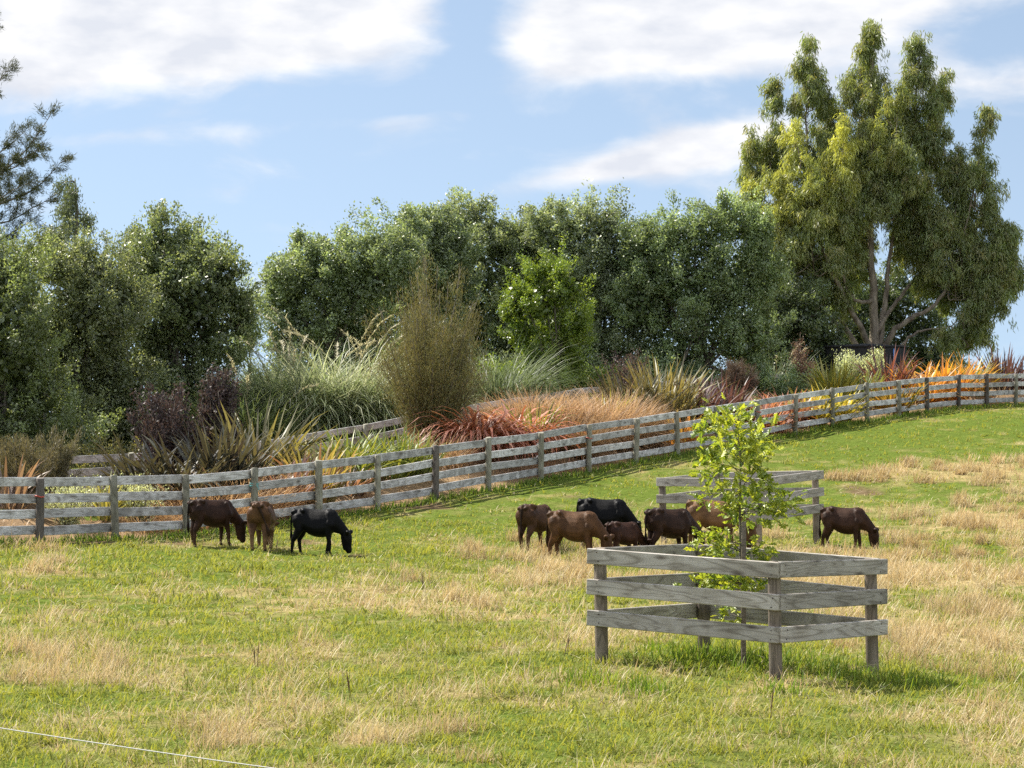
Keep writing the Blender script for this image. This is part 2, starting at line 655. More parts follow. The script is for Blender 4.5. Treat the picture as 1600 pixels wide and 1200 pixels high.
def soil_mat(name):
    """colour of the ground from its Col attribute, broken up by fine noise"""
    m, nt, N, L = mat_new(name)
    at = N.new('ShaderNodeAttribute')
    at.attribute_name = 'Col'
    tc = N.new('ShaderNodeTexCoord')
    n = N.new('ShaderNodeTexNoise')
    n.inputs['Scale'].default_value = 9.0
    n.inputs['Detail'].default_value = 8
    n.inputs['Roughness'].default_value = 0.7
    L.new(tc.outputs['Object'], n.inputs['Vector'])
    r = N.new('ShaderNodeValToRGB')
    r.color_ramp.elements[0].position, r.color_ramp.elements[1].position = 0.3, 0.72
    r.color_ramp.elements[0].color, r.color_ramp.elements[1].color = (0.45, 0.45, 0.42, 1), (1.25, 1.25, 1.2, 1)
    L.new(n.outputs['Fac'], r.inputs[0])
    x = N.new('ShaderNodeMix')
    x.data_type = 'RGBA'
    x.blend_type = 'MULTIPLY'
    x.inputs[0].default_value = 1.0
    L.new(at.outputs['Color'], x.inputs[6])
    L.new(r.outputs[0], x.inputs[7])
    d = N.new('ShaderNodeBsdfDiffuse')
    L.new(x.outputs[2], d.inputs['Color'])
    bp = N.new('ShaderNodeBump')
    bp.inputs['Distance'].default_value = 0.06
    bp.inputs['Strength'].default_value = 0.8
    L.new(n.outputs['Fac'], bp.inputs['Height'])
    L.new(bp.outputs[0], d.inputs['Normal'])
    o = N.new('ShaderNodeOutputMaterial')
    L.new(d.outputs[0], o.inputs[0])
    return m


def coat_mat(name):
    m, nt, N, L = mat_new(name)
    at = N.new('ShaderNodeAttribute')
    at.attribute_name = 'Col'
    tc = N.new('ShaderNodeTexCoord')
    n = N.new('ShaderNodeTexNoise')
    n.inputs['Scale'].default_value = 7.0
    n.inputs['Detail'].default_value = 6
    L.new(tc.outputs['Object'], n.inputs['Vector'])
    r = N.new('ShaderNodeValToRGB')
    r.color_ramp.elements[0].position, r.color_ramp.elements[1].position = 0.3, 0.7
    r.color_ramp.elements[0].color, r.color_ramp.elements[1].color = (0.55, 0.53, 0.51, 1), (1.4, 1.36, 1.3, 1)
    L.new(n.outputs['Fac'], r.inputs[0])
    x = N.new('ShaderNodeMix')
    x.data_type = 'RGBA'
    x.blend_type = 'MULTIPLY'
    x.inputs[0].default_value = 1.0
    L.new(at.outputs['Color'], x.inputs[6])
    L.new(r.outputs[0], x.inputs[7])
    p = N.new('ShaderNodeBsdfPrincipled')
    p.inputs['Roughness'].default_value = 0.55
    p.inputs['Specular IOR Level'].default_value = 0.10
    p.inputs['Sheen Weight'].default_value = 0.0
    p.inputs['Sheen Roughness'].default_value = 0.4
    p.inputs['Sheen Tint'].default_value = (0.9, 0.7, 0.5, 1)
    L.new(x.outputs[2], p.inputs['Base Color'])
    n2 = N.new('ShaderNodeTexNoise')
    n2.inputs['Scale'].default_value = 60.0
    n2.inputs['Detail'].default_value = 3
    L.new(tc.outputs['Object'], n2.inputs['Vector'])
    bp = N.new('ShaderNodeBump')
    bp.inputs['Distance'].default_value = 0.012
    bp.inputs['Strength'].default_value = 0.35
    L.new(n2.outputs['Fac'], bp.inputs['Height'])
    L.new(bp.outputs[0], p.inputs['Normal'])
    o = N.new('ShaderNodeOutputMaterial')
    L.new(p.outputs[0], o.inputs[0])
    return m


M_GRASS = leaf_mat('grass_blade', 0.45, 0.012, 0.5)
M_STRAW = leaf_mat('dry_blade', 0.35, 0.02, 0.5, tcol=(1.1, 1.0, 0.8))
M_LEAF = leaf_mat('evergreen_leaf', 0.47, 0.06, 0.42, 2.1, 0.82, tcol=(1.38, 1.33, 0.72))
M_GUM = leaf_mat('gum_leaf', 0.46, 0.05, 0.45, 2.2, tcol=(1.42, 1.35, 0.6))
M_SOFT = leaf_mat('soft_leaf', 0.5, 0.06, 0.4)
M_FLAX = leaf_mat('flax_leaf', 0.38, 0.06, 0.5, tcol=(1.3, 1.05, 0.6))
M_PINE = leaf_mat('pine_needle', 0.22, 0.04, 0.5)
M_TOE = leaf_mat('feathery_blade', 0.45, 0.05, 0.5, tcol=(1.05, 1.05, 0.8))
M_FINE = leaf_mat('fine_stem', 0.35, 0.03, 0.5, tcol=(1.1, 1.0, 0.75))
M_BARK = bark_mat('grey_bark', (0.06, 0.05, 0.04), (0.16, 0.135, 0.105))
M_GUMBARK = bark_mat('gum_bark', (0.11, 0.085, 0.065), (0.30, 0.25, 0.19), 3.0)
M_RAIL = wood_mat('weathered_rail', (0.67, 0.665, 0.665), (0.51, 0.505, 0.50), (0.38, 0.37, 0.35), 0, True, 0.75, 1.0, 26.0)
M_POST = wood_mat('fence_post_wood', (0.36, 0.35, 0.28), (0.25, 0.24, 0.18), (0.5, 0.48, 0.4), 2, False, 0.6)
M_POSTD = wood_mat('dark_post_wood', (0.14, 0.12, 0.10), (0.085, 0.072, 0.06), (0.5, 0.46, 0.4), 2, False, 0.6)
M_PEN = wood_mat('grey_pine_board', (0.47, 0.44, 0.395), (0.345, 0.32, 0.285), (0.58, 0.54, 0.47), 0, True, 0.5, 0.8)
M_PENPOST = wood_mat('brown_post_wood', (0.26, 0.21, 0.16), (0.17, 0.14, 0.105), (0.55, 0.5, 0.44), 2, False, 0.6)
M_SOIL = soil_mat('pasture_soil')
M_COAT = coat_mat('calf_coat')

# ------------------------------------------------------------------ the ground
DRY = [  # patches of dry grass found in the photo: px, py, radius px (x, y), strength
    (1330, 900, 130, 45, 0.75), (1500, 900, 140, 60, 0.95), (1580, 820, 120, 60, 0.8), (1470, 1000, 150, 55, 0.85), (1400, 740, 60, 20, 0.7), (1560, 740, 110, 35, 0.6),
    (1330, 760, 50, 14, 0.3), (1130, 850, 260, 22, 0.35), (860, 900, 120, 45, 0.75), (700, 950, 160, 45, 0.55), (950, 1000, 90, 40, 0.3),
    (60, 1010, 110, 40, 0.4), (150, 1060, 90, 40, 0.3), (350, 1140, 140, 50, 0.35), (640, 1140, 160, 50, 0.25), (480, 1020, 140, 30, 0.2), (1250, 1170, 300, 40, 0.25),
    (1560, 1130, 110, 60, 0.6), (60, 900, 60, 12, 0.45), (780, 1060, 150, 30, 0.3), (1200, 930, 200, 30, 0.5), (560, 930, 60, 15, 0.3)]
GRN = [(1120, 1030, 130, 22, 0.8), (1400, 1070, 110, 22, 0.8), (900, 760, 260, 30, 0.5), (1400, 680, 200, 20, 0.55), (1330, 700, 160, 20, 0.35), (1560, 660, 100, 20, 0.5), (300, 880, 300, 25, 0.5), (60, 1100, 160, 30, 0.4),
       (850, 1170, 200, 40, 0.4), (500, 1180, 120, 20, 0.2), (620, 1010, 60, 20, 0.25), (640, 830, 120, 25, 0.35)]


def photo_px(x, y, z):
    return 800 + F_PX * x / y, HZ - F_PX * (z - CZ) / y


def ground_hit(px, py):
    ds = np.linspace(15, 100, 1200)
    zs = ground(X(px, ds), ds, False)
    d = Z(py, ds) - zs
    i = np.argmax(d < 0)
    return X(px, ds[i]), ds[i]


def patches(lst):
    out = []
    for px, py, rx, ry, s in lst:
        x, y = ground_hit(px, py)
        _, y0 = ground_hit(px, py + ry)
        _, y1 = ground_hit(px, py - ry)
        ryw = min(abs(y1 - y0) * 0.5, rx / F_PX * y * 2.2)
        out.append((x, y, rx / F_PX * y, max(ryw, 0.3), s))
    return out


DRYW, GRNW = patches(DRY), patches(GRN)


def dryness(x, y):
    v = 0.20 + (fbm(x, y, 1.3, 21, 4) - 0.5) * 1.05 + (fbm(x, y, 0.3, 31, 3) - 0.5) * 1.2
    for lst, sg in ((DRYW, 0.7), (GRNW, -0.7)):
        for cx, cy, rx, ry, s in lst:
            v = v + sg * s * np.exp(-(((x - cx) / rx) ** 2 + ((y - cy) / ry) ** 2))
    return sm(0.05, 0.85, v)


BARE = patches([(660, 792, 55, 8, 1.0), (1345, 768, 40, 9, 0.9), (560, 868, 26, 6, 0.9), (480, 848, 40, 6, 0.7), (300, 850, 70, 5, 0.8), (150, 850, 80, 4, 0.7), (895, 778, 22, 4, 0.7), (700, 1170, 26, 9, 0.7), (1330, 1045, 24, 8, 0.8), (245, 1110, 26, 8, 0.6), (930, 1075, 22, 6, 0.6), (120, 955, 40, 7, 0.6)])


def bare(x, y):
    v = np.zeros_like(x)
    for cx, cy, rx, ry, s in BARE:
        v = np.maximum(v, s * np.exp(-(((x - cx) / rx) ** 2 + ((y - cy) / ry) ** 2)))
    return v * (0.55 + 0.9 * fbm(x, y, 0.4, 53, 3))


def build_ground():
    def axis(parts):
        return np.unique(np.concatenate([np.arange(a, b, s) for a, b, s in parts]))
    xs = axis([(-3000, -400, 400), (-400, -60, 40), (-60, -26, 3), (-26, -12, 0.5), (-12, 18, 0.22), (18, 28, 0.5), (28, 60, 3), (60, 400, 40), (400, 3001, 400)])
    ys = axis([(-1000, -40, 160), (-40, 14, 3), (14, 52, 0.2), (52, 110, 0.45), (110, 200, 6), (200, 600, 50), (600, 5001, 400)])
    gx, gy = np.meshgrid(xs, ys)
    x, y = gx.ravel(), gy.ravel()
    z = ground(x, y)
    near = (np.abs(x) < 60) & (y > -40) & (y < 200)
    z = np.where(near, z, -1.0)
    d = dryness(x, y)[:, None]
    green, straw = np.array([0.11, 0.15, 0.03]), np.array([0.36, 0.28, 0.14])
    c = green * (1 - d) + straw * d
    bb = sm(0.3, 0.7, bare(x, y))[:, None]
    c = c * (1 - bb) + np.array([0.16, 0.115, 0.07]) * bb
    nx, ny = len(xs), len(ys)
    i = (np.arange(ny - 1)[:, None] * nx + np.arange(nx - 1)[None]).ravel()
    me = mesh_np('ground', np.c_[x, y, z], [np.c_[i, i + 1, i + nx + 1, i + nx]], c, True)
    tag(link('ground', me, M_SOIL), kind='structure')
    # planted bed between the two fences
    n, k = 220, 26
    u = np.linspace(-9.5, 17.5, n)
    v = np.linspace(0, 1, k)
    U, Vv = np.meshgrid(u, v)
    y0 = fence_y(U) + 0.06
    y1 = np.maximum(back_y(U) + 5.0, y0 + 12)
    yy = y0 + (y1 - y0) * Vv
    z = ground(U.ravel(), yy.ravel()) + 0.012
    s = fbm(U.ravel(), yy.ravel(), 1.6, 77, 4)[:, None]
    c = np.array([0.15, 0.10, 0.065]) * (1 - s) + np.array([0.40, 0.28, 0.17]) * s
    g = sm(0.75, 1.0, Vv.ravel())[:, None]
    c = c * (1 - g) + np.array([0.06, 0.07, 0.025]) * g
    i = (np.arange(k - 1)[:, None] * n + np.arange(n - 1)[None]).ravel()
    me = mesh_np('garden_bed', np.c_[U.ravel(), yy.ravel(), z], [np.c_[i, i + 1, i + n + 1, i + n]], c, True)
    tag(link('garden_bed', me, M_SOIL), kind='structure')


build_ground()


def scatter(n, d0, d1, margin=1.25, r=rng):
    """points spread evenly over the strip of field between two distances"""
    y = np.sqrt(r.random(n) * (d1 ** 2 - d0 ** 2) + d0 ** 2)
    x = (r.random(n) * 2 - 1) * 800 * margin / F_PX * y
    return x, y


def in_field(x, y):
    return y < fence_y(x) - 0.12


def build_grass():
    gg, gs = Geo(), Geo()
    for n, d0, d1, wmul in ((120000, 16.5, 30, 1.0), (110000, 30, 50, 1.45), (75000, 50, 93, 2.0)):
        # blades gather in small tufts
        nt = n // 6
        tx, ty = scatter(nt, d0, d1)
        x = np.repeat(tx, 6) + rng.normal(size=nt * 6) * 0.05
        y = np.repeat(ty, 6) + rng.normal(size=nt * 6) * 0.05
        ok = in_field(x, y) & (bare(x, y) < 0.25 + 0.6 * rng.random(len(x)))
        x, y = x[ok], y[ok]
        dr = dryness(x, y)
        m = len(x)
        isdry = rng.random(m) < 0.04 + dr * 0.80
        clump = fbm(x, y, 0.55, 41, 3)
        tall = sm(0.5, 0.75, clump)
        for geo, sel in ((gg, ~isdry), (gs, isdry)):
            xs, ys = x[sel], y[sel]
            k = len(xs)
            b = np.c_[xs, ys, ground(xs, ys) - 0.01]
            if geo is gg:
                ln = (0.05 + 0.07 * rng.random(k)) * (1 + 1.0 * tall[sel])
                wd = (0.007 + 0.006 * rng.random(k)) * wmul
                t = rng.random((k, 1)) * 0.55 + 0.45 * fbm(xs, ys, 1.1, 61, 3)[:, None]
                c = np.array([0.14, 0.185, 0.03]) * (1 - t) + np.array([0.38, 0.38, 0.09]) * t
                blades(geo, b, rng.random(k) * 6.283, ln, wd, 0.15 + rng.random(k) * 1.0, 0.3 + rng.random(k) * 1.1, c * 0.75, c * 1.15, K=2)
            else:
                dd = dr[sel]
                ln = (0.07 + 0.12 * rng.random(k)) * (1 + 0.8 * tall[sel]) * (0.6 + 0.9 * dd)
                wd = (0.005 + 0.004 * rng.random(k)) * wmul
                t = rng.random((k, 1))
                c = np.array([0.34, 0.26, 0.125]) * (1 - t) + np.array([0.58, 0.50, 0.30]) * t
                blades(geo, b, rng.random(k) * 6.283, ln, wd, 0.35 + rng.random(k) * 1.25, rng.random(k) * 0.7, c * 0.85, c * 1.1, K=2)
    # lush long grass in the shelter of the near guard and along the fence foot
    x, y = [], []
    for px, py, n, sx, sy in ((1110, 1030, 600, 0.35, 0.45), (1240, 1040, 250, 0.4, 0.5), (1330, 1062, 220, 0.35, 0.5), (1430, 1075, 220, 0.3, 0.4), (1000, 1085, 150, 0.12, 0.2), (1220, 1085, 120, 0.1, 0.1), (910, 1070, 150, .15, .15)):
        cx, cy = ground_hit(px, py)
        x.append(cx + rng.normal(size=n) * sx)
        y.append(cy + rng.normal(size=n) * sy)
    x, y = np.concatenate(x), np.concatenate(y)
    k = len(x)
    t = rng.random((k, 1))
    c = np.array([0.08, 0.16, 0.02]) * (1 - t) + np.array([0.22, 0.28, 0.04]) * t
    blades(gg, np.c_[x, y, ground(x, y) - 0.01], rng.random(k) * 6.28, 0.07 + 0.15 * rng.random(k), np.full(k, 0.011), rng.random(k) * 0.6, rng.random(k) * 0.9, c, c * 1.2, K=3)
    n = 9000
    i = rng.integers(0, len(FX) - 1, n)
    f = rng.random(n)
    x = FX[i] * (1 - f) + FX[i + 1] * f + rng.normal(size=n) * 0.05
    y = fence_y(x) - np.abs(rng.normal(size=n)) * 0.35 + 0.1
    t = rng.random((n, 1))
    c = np.array([0.07, 0.14, 0.022]) * (1 - t) + np.array([0.2, 0.26, 0.05]) * t
    blades(gg, np.c_[x, y, ground(x, y) - 0.01], rng.random(n) * 6.28, 0.08 + 0.14 * rng.random(n), np.full(n, 0.017), rng.random(n) * 0.7, rng.random(n), c, c * 1.2, K=2)
    tag(gg.build('pasture_grass', M_GRASS), kind='stuff')
    nt = 1500
    tx, ty = scatter(nt, 17, 70)
    ok = in_field(tx, ty) & (fbm(tx, ty, 1.3, 66, 3) > 0.45)
    tx, ty = tx[ok], ty[ok]
    dr = dryness(tx, ty)
    per = 60
    sp = np.repeat(0.05 + 0.11 * rng.random(len(tx)) ** 2, per)
    x = np.repeat(tx, per) + rng.normal(size=len(tx) * per) * sp
    y = np.repeat(ty, per) + rng.normal(size=len(tx) * per) * sp
    k = len(x)
    h = np.repeat(0.07 + 0.11 * rng.random(len(tx)), per) * (0.6 + 0.6 * rng.random(k))
    t = rng.random((k, 1))
    q = np.repeat(np.clip(dr + 0.3 * rng.normal(size=len(tx)), 0, 1), per)[:, None] > rng.random((k, 1))
    c = np.where(q, np.array([0.30, 0.22, 0.10]) * (1 - t) + np.array([0.48, 0.38, 0.2]) * t, np.array([0.07, 0.13, 0.018]) * (1 - t) + np.array([0.20, 0.26, 0.04]) * t)
    blades(gg, np.c_[x, y, ground(x, y) - 0.01], rng.random(k) * 6.28, h, 0.008 * np.maximum(1.0, y / 24), rng.random(k) * 0.9, 0.3 + rng.random(k) * 1.0, c * 0.8, c * 1.15, K=2)
    nw = 260
    tx, ty = scatter(nw, 18, 62)
    ok = in_field(tx, ty) & (dryness(tx, ty) < 0.6)
    tx, ty = tx[ok], ty[ok]
    per = 16
    x = np.repeat(tx, per) + rng.normal(size=len(tx) * per) * 0.06
    y = np.repeat(ty, per) + rng.normal(size=len(tx) * per) * 0.06
    k = len(x)
    t = rng.random((k, 1))
    c = np.array([0.07, 0.14, 0.025]) * (1 - t) + np.array([0.16, 0.24, 0.05]) * t
    blades(gg, np.c_[x, y, ground(x, y)], rng.random(k) * 6.28, 0.06 + 0.09 * rng.random(k), 0.022 + 0.016 * rng.random(k), 0.4 + rng.random(k) * 0.8, 0.3 + rng.random(k) * 0.8, c, c * 1.1, K=3, wprof=[0.5, 1.0, 0.9])
    nw = 14
    tx, ty = scatter(nw, 18, 50)
    ok = in_field(tx, ty)
    x, y = np.repeat(tx[ok], 3), np.repeat(ty[ok], 3)
    k = len(x)
    blades(gs, np.c_[x + rng.normal(size=k) * .02, y, ground(x, y)], rng.random(k) * 6.28, 0.18 + 0.22 * rng.random(k), np.full(k, 0.010), rng.random(k) * 0.35, rng.random(k) * 0.4, np.array([0.07, 0.05, 0.035]), None, K=3, wprof=[0.6, 0.7, 1.3])
    # standing dry seed stalks in tufts
    # dead stems lying flat
    n = 16000
    x, y = scatter(n, 17, 60)
    ok = in_field(x, y) & (rng.random(n) < 0.25 + 0.75 * dryness(x, y))
    x, y = x[ok], y[ok]
    k = len(x)
    t = rng.random((k, 1))
    c = np.array([0.42, 0.34, 0.2]) * (1 - t) + np.array([0.66, 0.60, 0.42]) * t
    blades(gs, np.c_[x, y, ground(x, y) + 0.03 + 0.05 * rng.random(k)], rng.random(k) * 6.28, 0.12 + 0.2 * rng.random(k), 0.0045 * np.maximum(1.0, y / 24), 1.3 + 0.25 * rng.random(k), 0.2 * rng.random(k), c, None, K=2)
    # rank straw tufts, thickest on the right-hand slope
    cx, cy = [], []
    for px, py, n, sx, sy in ((1300, 885, 14, 90, 18), (1460, 880, 22, 120, 40), (1560, 940, 22, 80, 40), (1500, 830, 18, 100, 25), (1570, 770, 14, 60, 25), (1330, 755, 5, 20, 6), (1410, 742, 6, 35, 6), (1540, 735, 10, 60, 14),
                             (860, 885, 18, 60, 22), (760, 930, 7, 80, 20), (980, 905, 8, 50, 12), (60, 1035, 5, 45, 20), (170, 1040, 3, 30, 18), (345, 1150, 4, 30, 20), (1500, 1000, 14, 90, 35), (1090, 880, 14, 130, 8), (640, 1150, 4, 60, 20), (50, 885, 4, 30, 8), (1330, 905, 10, 60, 20)):
        for _ in range(n):
            q = ground_hit(np.clip(rng.normal() * sx + px, -100, 1700), np.clip(rng.normal() * sy + py, 690, 1195))
            cx.append(q[0])
            cy.append(q[1])
    cx, cy = np.array(cx), np.array(cy)
    ok = in_field(cx, cy)
    cx, cy = cx[ok], cy[ok]
    per = 150
    sp = np.repeat(0.07 + 0.13 * rng.random(len(cx)), per)
    x = np.repeat(cx, per) + rng.normal(size=len(cx) * per) * sp
    y = np.repeat(cy, per) + rng.normal(size=len(cx) * per) * sp
    k = len(x)
    h = np.repeat(0.16 + 0.22 * rng.random(len(cx)), per) * (0.5 + 0.6 * rng.random(k))
    t = np.clip(np.repeat(rng.random(len(cx)), per)[:, None] * 0.6 + 0.4 * rng.random((k, 1)), 0, 1)
    c = np.array([0.38, 0.27, 0.13]) * (1 - t) + np.array([0.62, 0.52, 0.31]) * t
    blades(gs, np.c_[x, y, ground(x, y) - 0.01], rng.random(k) * 6.28, h, 0.005 * np.maximum(1.0, y / 24), np.abs(rng.normal(size=k)) * 0.5, rng.random(k) * 1.2, c * 0.8, c * 1.1, K=3)
    nt = 2600
    tx, ty = scatter(nt, 17, 75)
    dr = dryness(tx, ty)
    ok = in_field(tx, ty) & (rng.random(nt) < sm(0.5, 1.0, dr)) & (fbm(tx, ty, 0.9, 88, 3) > 0.42)
    tx, ty, dr = tx[ok], ty[ok], dr[ok]
    per = 26
    sp = np.repeat(0.07 + 0.08 * rng.random(len(tx)), per)
    x = np.repeat(tx, per) + rng.normal(size=len(tx) * per) * sp
    y = np.repeat(ty, per) + rng.normal(size=len(tx) * per) * sp
    k = len(x)
    h = np.repeat(0.16 + 0.26 * rng.random(len(tx)) ** 1.5, per) * (0.6 + 0.5 * rng.random(k))
    t = rng.random((k, 1))
    c = np.array([0.40, 0.28, 0.14]) * (1 - t) + np.array([0.64, 0.52, 0.31]) * t
    wd = 0.0042 * np.maximum(1.0, y / 24)
    blades(gs, np.c_[x, y, ground(x, y) - 0.01], rng.random(k) * 6.28, h, wd, np.abs(rng.normal(size=k)) * 0.42, rng.random(k) * 0.9, c * 0.85, c * 1.1, K=3, wprof=[0.8, 0.7, 1.2])
    tag(gs.build('dry_grass', M_STRAW), kind='stuff')


build_grass()

# ------------------------------------------------------------------ timber


def board_mesh(length, h, t, warp=0.0, bev=0.006):
    bm = bmesh.new()
    n = 6
    vs = []
    ph = random.random() * 6
    for i in range(n + 1):
        x = length * i / n
        w = warp * math.sin(x * 1.7 + ph)
        u = warp * 0.6 * math.cos(x * 1.3 + ph)
        vs.append([bm.verts.new((x, a * t / 2 + w, b * h / 2 + u)) for a, b in ((-1, -1), (1, -1), (1, 1), (-1, 1))])
    for i in range(n):
        for k in range(4):
            bm.faces.new((vs[i][k], vs[i][(k + 1) % 4], vs[i + 1][(k + 1) % 4], vs[i + 1][k]))
    bm.faces.new(vs[0][::-1])
    bm.faces.new(vs[-1])
    bmesh.ops.recalc_face_normals(bm, faces=bm.faces)
    ed = [e for e in bm.edges if len(e.link_faces) == 2 and e.calc_face_angle(0) > 1.0]
    bmesh.ops.bevel(bm, geom=ed, offset=bev, segments=1, affect='EDGES')
    me = bpy.data.meshes.new('board')
    bm.to_mesh(me)
    bm.free()
    return me


def board(name, p0, p1, h, t, mat, parent, warp=0.004):
    p0, p1 = Vector(p0), Vector(p1)
    d = p1 - p0
    me = board_mesh(d.length, h, t, warp)
    o = link(name, me, mat, p0 - parent.location, parent)
    o.rotation_euler = d.to_track_quat('X', 'Z').to_euler()
    o.rotation_euler = Euler((0, -math.atan2(d.z, math.hypot(d.x, d.y)), math.atan2(d.y, d.x)))
    return o


def post_mesh(h, r, square=False, deep=0.25):
    """round or half-round timber post, slightly irregular, sloped chamfered top"""
    bm = bmesh.new()
    n = 14
    rings = []
    ph = random.random() * 6
    zs = [-deep, 0.0, h * 0.35, h * 0.7, h - 0.012, h]
    for j, z in enumerate(zs):
        rr = r * (1.05 - 0.06 * j / 5) * (0.9 if j == 5 else 1)
        ring = []
        for k in range(n):
            a = 2 * math.pi * k / n
            q = rr * (1 + 0.035 * math.sin(3 * a + ph + j))
            if square:
                e = max(abs(math.cos(a)), abs(math.sin(a)))
                q = rr * min(1.0 / e, 1.22)
            ring.append(bm.verts.new((q * math.cos(a) + 0.004 * math.sin(j + ph), q * math.sin(a), z + (0.01 * math.cos(a + ph) if j >= 4 else 0))))
        rings.append(ring)
    for i in range(len(rings) - 1):
        for k in range(n):
            bm.faces.new((rings[i][k], rings[i][(k + 1) % n], rings[i + 1][(k + 1) % n], rings[i + 1][k]))
    bm.faces.new(rings[0][::-1])
    bm.faces.new(rings[-1])
    me = bpy.data.meshes.new('post')
    bm.to_mesh(me)
    bm.free()
    me.polygons.foreach_set('use_smooth', [len(p.vertices) == 4 for p in me.polygons])
    return me


def make_fence(line, name, label, dark, back=False, gap=()):
    pts = []
    for px, py, d in line:
        x = X(px, d)
        z = Z(py, d) - (BH if back else 0)
        pts.append(Vector((x, d, z)))
    root = empty(name, pts[0], label, 'fence')
    for i, p in enumerate(pts):
        h = BH + random.uniform(-0.015, 0.02)
        o = link('post', post_mesh(h, 0.062 + random.uniform(-0.004, 0.006)), M_POSTD if i in dark else M_POST, p - root.location, root)
        o.rotation_euler = Euler((random.uniform(-0.02, 0.02), -0.022 + random.uniform(-0.02, 0.02), random.random() * 6.28))
        if i in dark:
            o['label'] = 'dark weathered post'
        if not back and i in (2, 11, 15):
            g = Geo()
            a = np.linspace(0, 2 * math.pi, 13)
            zc = BH - 0.31
            tube(g, np.c_[0.070 * np.cos(a), 0.070 * np.sin(a), zc + 0.01 * np.sin(2 * a)], 0.012, (0.42, 0.06, 0.03), 5, False)
            bnd = g.build('red_band', M_RED, p - root.location, root)
    for i in range(len(pts) - 1):
        if i in gap:
            continue
        d = (pts[i + 1] - pts[i])
        nrm = Vector((-d.y, d.x, 0)).normalized()
        if nrm.y < 0:
            nrm = -nrm
        for k in range(4):
            zt = BH - 0.085 - 0.262 * k
            a = pts[i] + nrm * 0.085 + Vector((0, 0, zt + random.uniform(-0.02, 0.02)))
            b = pts[i + 1] + nrm * 0.085 + Vector((0, 0, zt + random.uniform(-0.02, 0.02)))
            e = d.normalized() * 0.004
            board('rail', a + e, b - e, 0.148, 0.036, M_RAIL, root, 0.006)
    return root


M_RED = plain_mat('faded_red_plastic', (0.40, 0.06, 0.035), 0.5)
M_TEAL = plain_mat('teal_twine', (0.06, 0.36, 0.36), 0.6)
make_fence(FENCE, 'rail_fence', 'long grey four-rail timber fence climbing from left to right along the pasture edge', {2, 8, 20, 21, 22})
make_fence(BACK, 'rail_fence', 'second timber rail fence half hidden behind the planted bed', set(), True)


def make_twine():
    px, py, d = FENCE[5]
    g = Geo()
    a = np.linspace(0, 2 * math.pi * 2.5, 40)
    tube(g, np.c_[0.078 * np.cos(a), 0.078 * np.sin(a), 0.008 * np.sin(a * 1.3) + a * 0.004], 0.007, (0.05, 0.3, 0.3), 5)
    tube(g, [(0.05, -0.075, 0.02), (0.09, -0.09, -0.03), (0.10, -0.085, -0.12)], 0.005, (0.05, 0.3, 0.3), 5)
    o = g.build('twine', M_TEAL, (X(px, d), d, Z(py, d) + BH - 0.32))
    tag(o, 'teal twine knotted round a grey fence post behind the brown calf', 'twine')


make_twine()


nail_me = [None]
M_NAIL = plain_mat('rusty_nail', (0.05, 0.035, 0.028), 0.6, 0.4)


def make_guard(pen, tops, label, ext, mat, h_list, rz=0.15, nails=False):
    P = {k: Vector((X(v[0], v[2]), v[2], Z(v[1], v[2]))) for k, v in pen.items()}
    T = {k: Z(tops[k], pen[k][2]) for k in P}
    root = empty('tree_guard', P['F'], label, 'tree guard', 'timber tree guards in the pasture')
    for k in 'FLRB':
        h = T[k] - P[k].z - (0.02 if k in 'B' else 0.005)
        o = link('post', post_mesh(h, 0.054, True), M_PENPOST, P[k] - root.location, root)
        o.rotation_euler = Euler((0, -0.028 if k in 'LR' else -0.012, math.atan2((P['F'] - P['L']).y, (P['F'] - P['L']).x)))

    cen = (P['F'] + P['L'] + P['R'] + P['B']) / 4

    def rails(a, b, ea, eb, proud):
        d = (P[b] - P[a])
        d.z = 0
        d.normalize()
        n = Vector((-d.y, d.x, 0))
        mid = (P[a] + P[b]) / 2 - cen
        if n.dot(mid) < 0:
            n = -n
        for j, hz in enumerate(h_list):
            pa = P[a] + n * proud - d * ea
            pb = P[b] + n * proud + d * eb
            pa.z, pb.z = T[a] - hz - 0.075, T[b] - hz - 0.075
            q0 = pa + Vector((0, 0, random.uniform(-.006, .006)))
            q1 = pb + Vector((0, 0, random.uniform(-.006, .006)))
            board('rail', q0, q1, rz, 0.042, mat, root, 0.003)
            if nails and b != 'B' and a != 'B':
                out = n * 0.0225
                for e, q in ((P[a], q0), (P[b], q1)):
                    for w in (-0.045, 0.04):
                        p = Vector((e.x, e.y, q.z + w)) + n * proud + out + d * random.uniform(-0.02, 0.02)
                        if a == 'F' and e is P['F']:
                            p += d * 0.03
                        if nail_me[0] is None:
                            g = Geo()
                            tube(g, [(0, 0, -0.004), (0, 0, 0.002)], 0.0065, (0.1,) * 3, 8)
                            nl = g.build('nail', M_NAIL, p - root.location, root)
                            nail_me[0] = nl.data
                        else:
                            nl = link('nail', nail_me[0], None, p - root.location, root)
                        nl.rotation_euler = n.to_track_quat('Z', 'Y').to_euler()

    rails('L', 'F', ext, 0.076, 0.0765)
    rails('F', 'R', 0.054, ext, 0.0765)
    rails('L', 'B', 0.03, 0.054, 0.0765)
    rails('B', 'R', 0.054, 0.03, 0.0765)
    return root


make_guard(PEN1, dict(F=877, L=856, R=873, B=850), 'near square guard of grey three-rail timber round a leafy oak sapling', 0.12, M_PEN, (0.0, 0.30, 0.60), nails=True)
make_guard(PEN2, dict(F=747, L=746.5, R=735, B=738), 'far square guard of grey timber rails behind the light brown calf', 0.10, M_PEN, (0.0, 0.30, 0.60))

# ------------------------------------------------------------------ calves


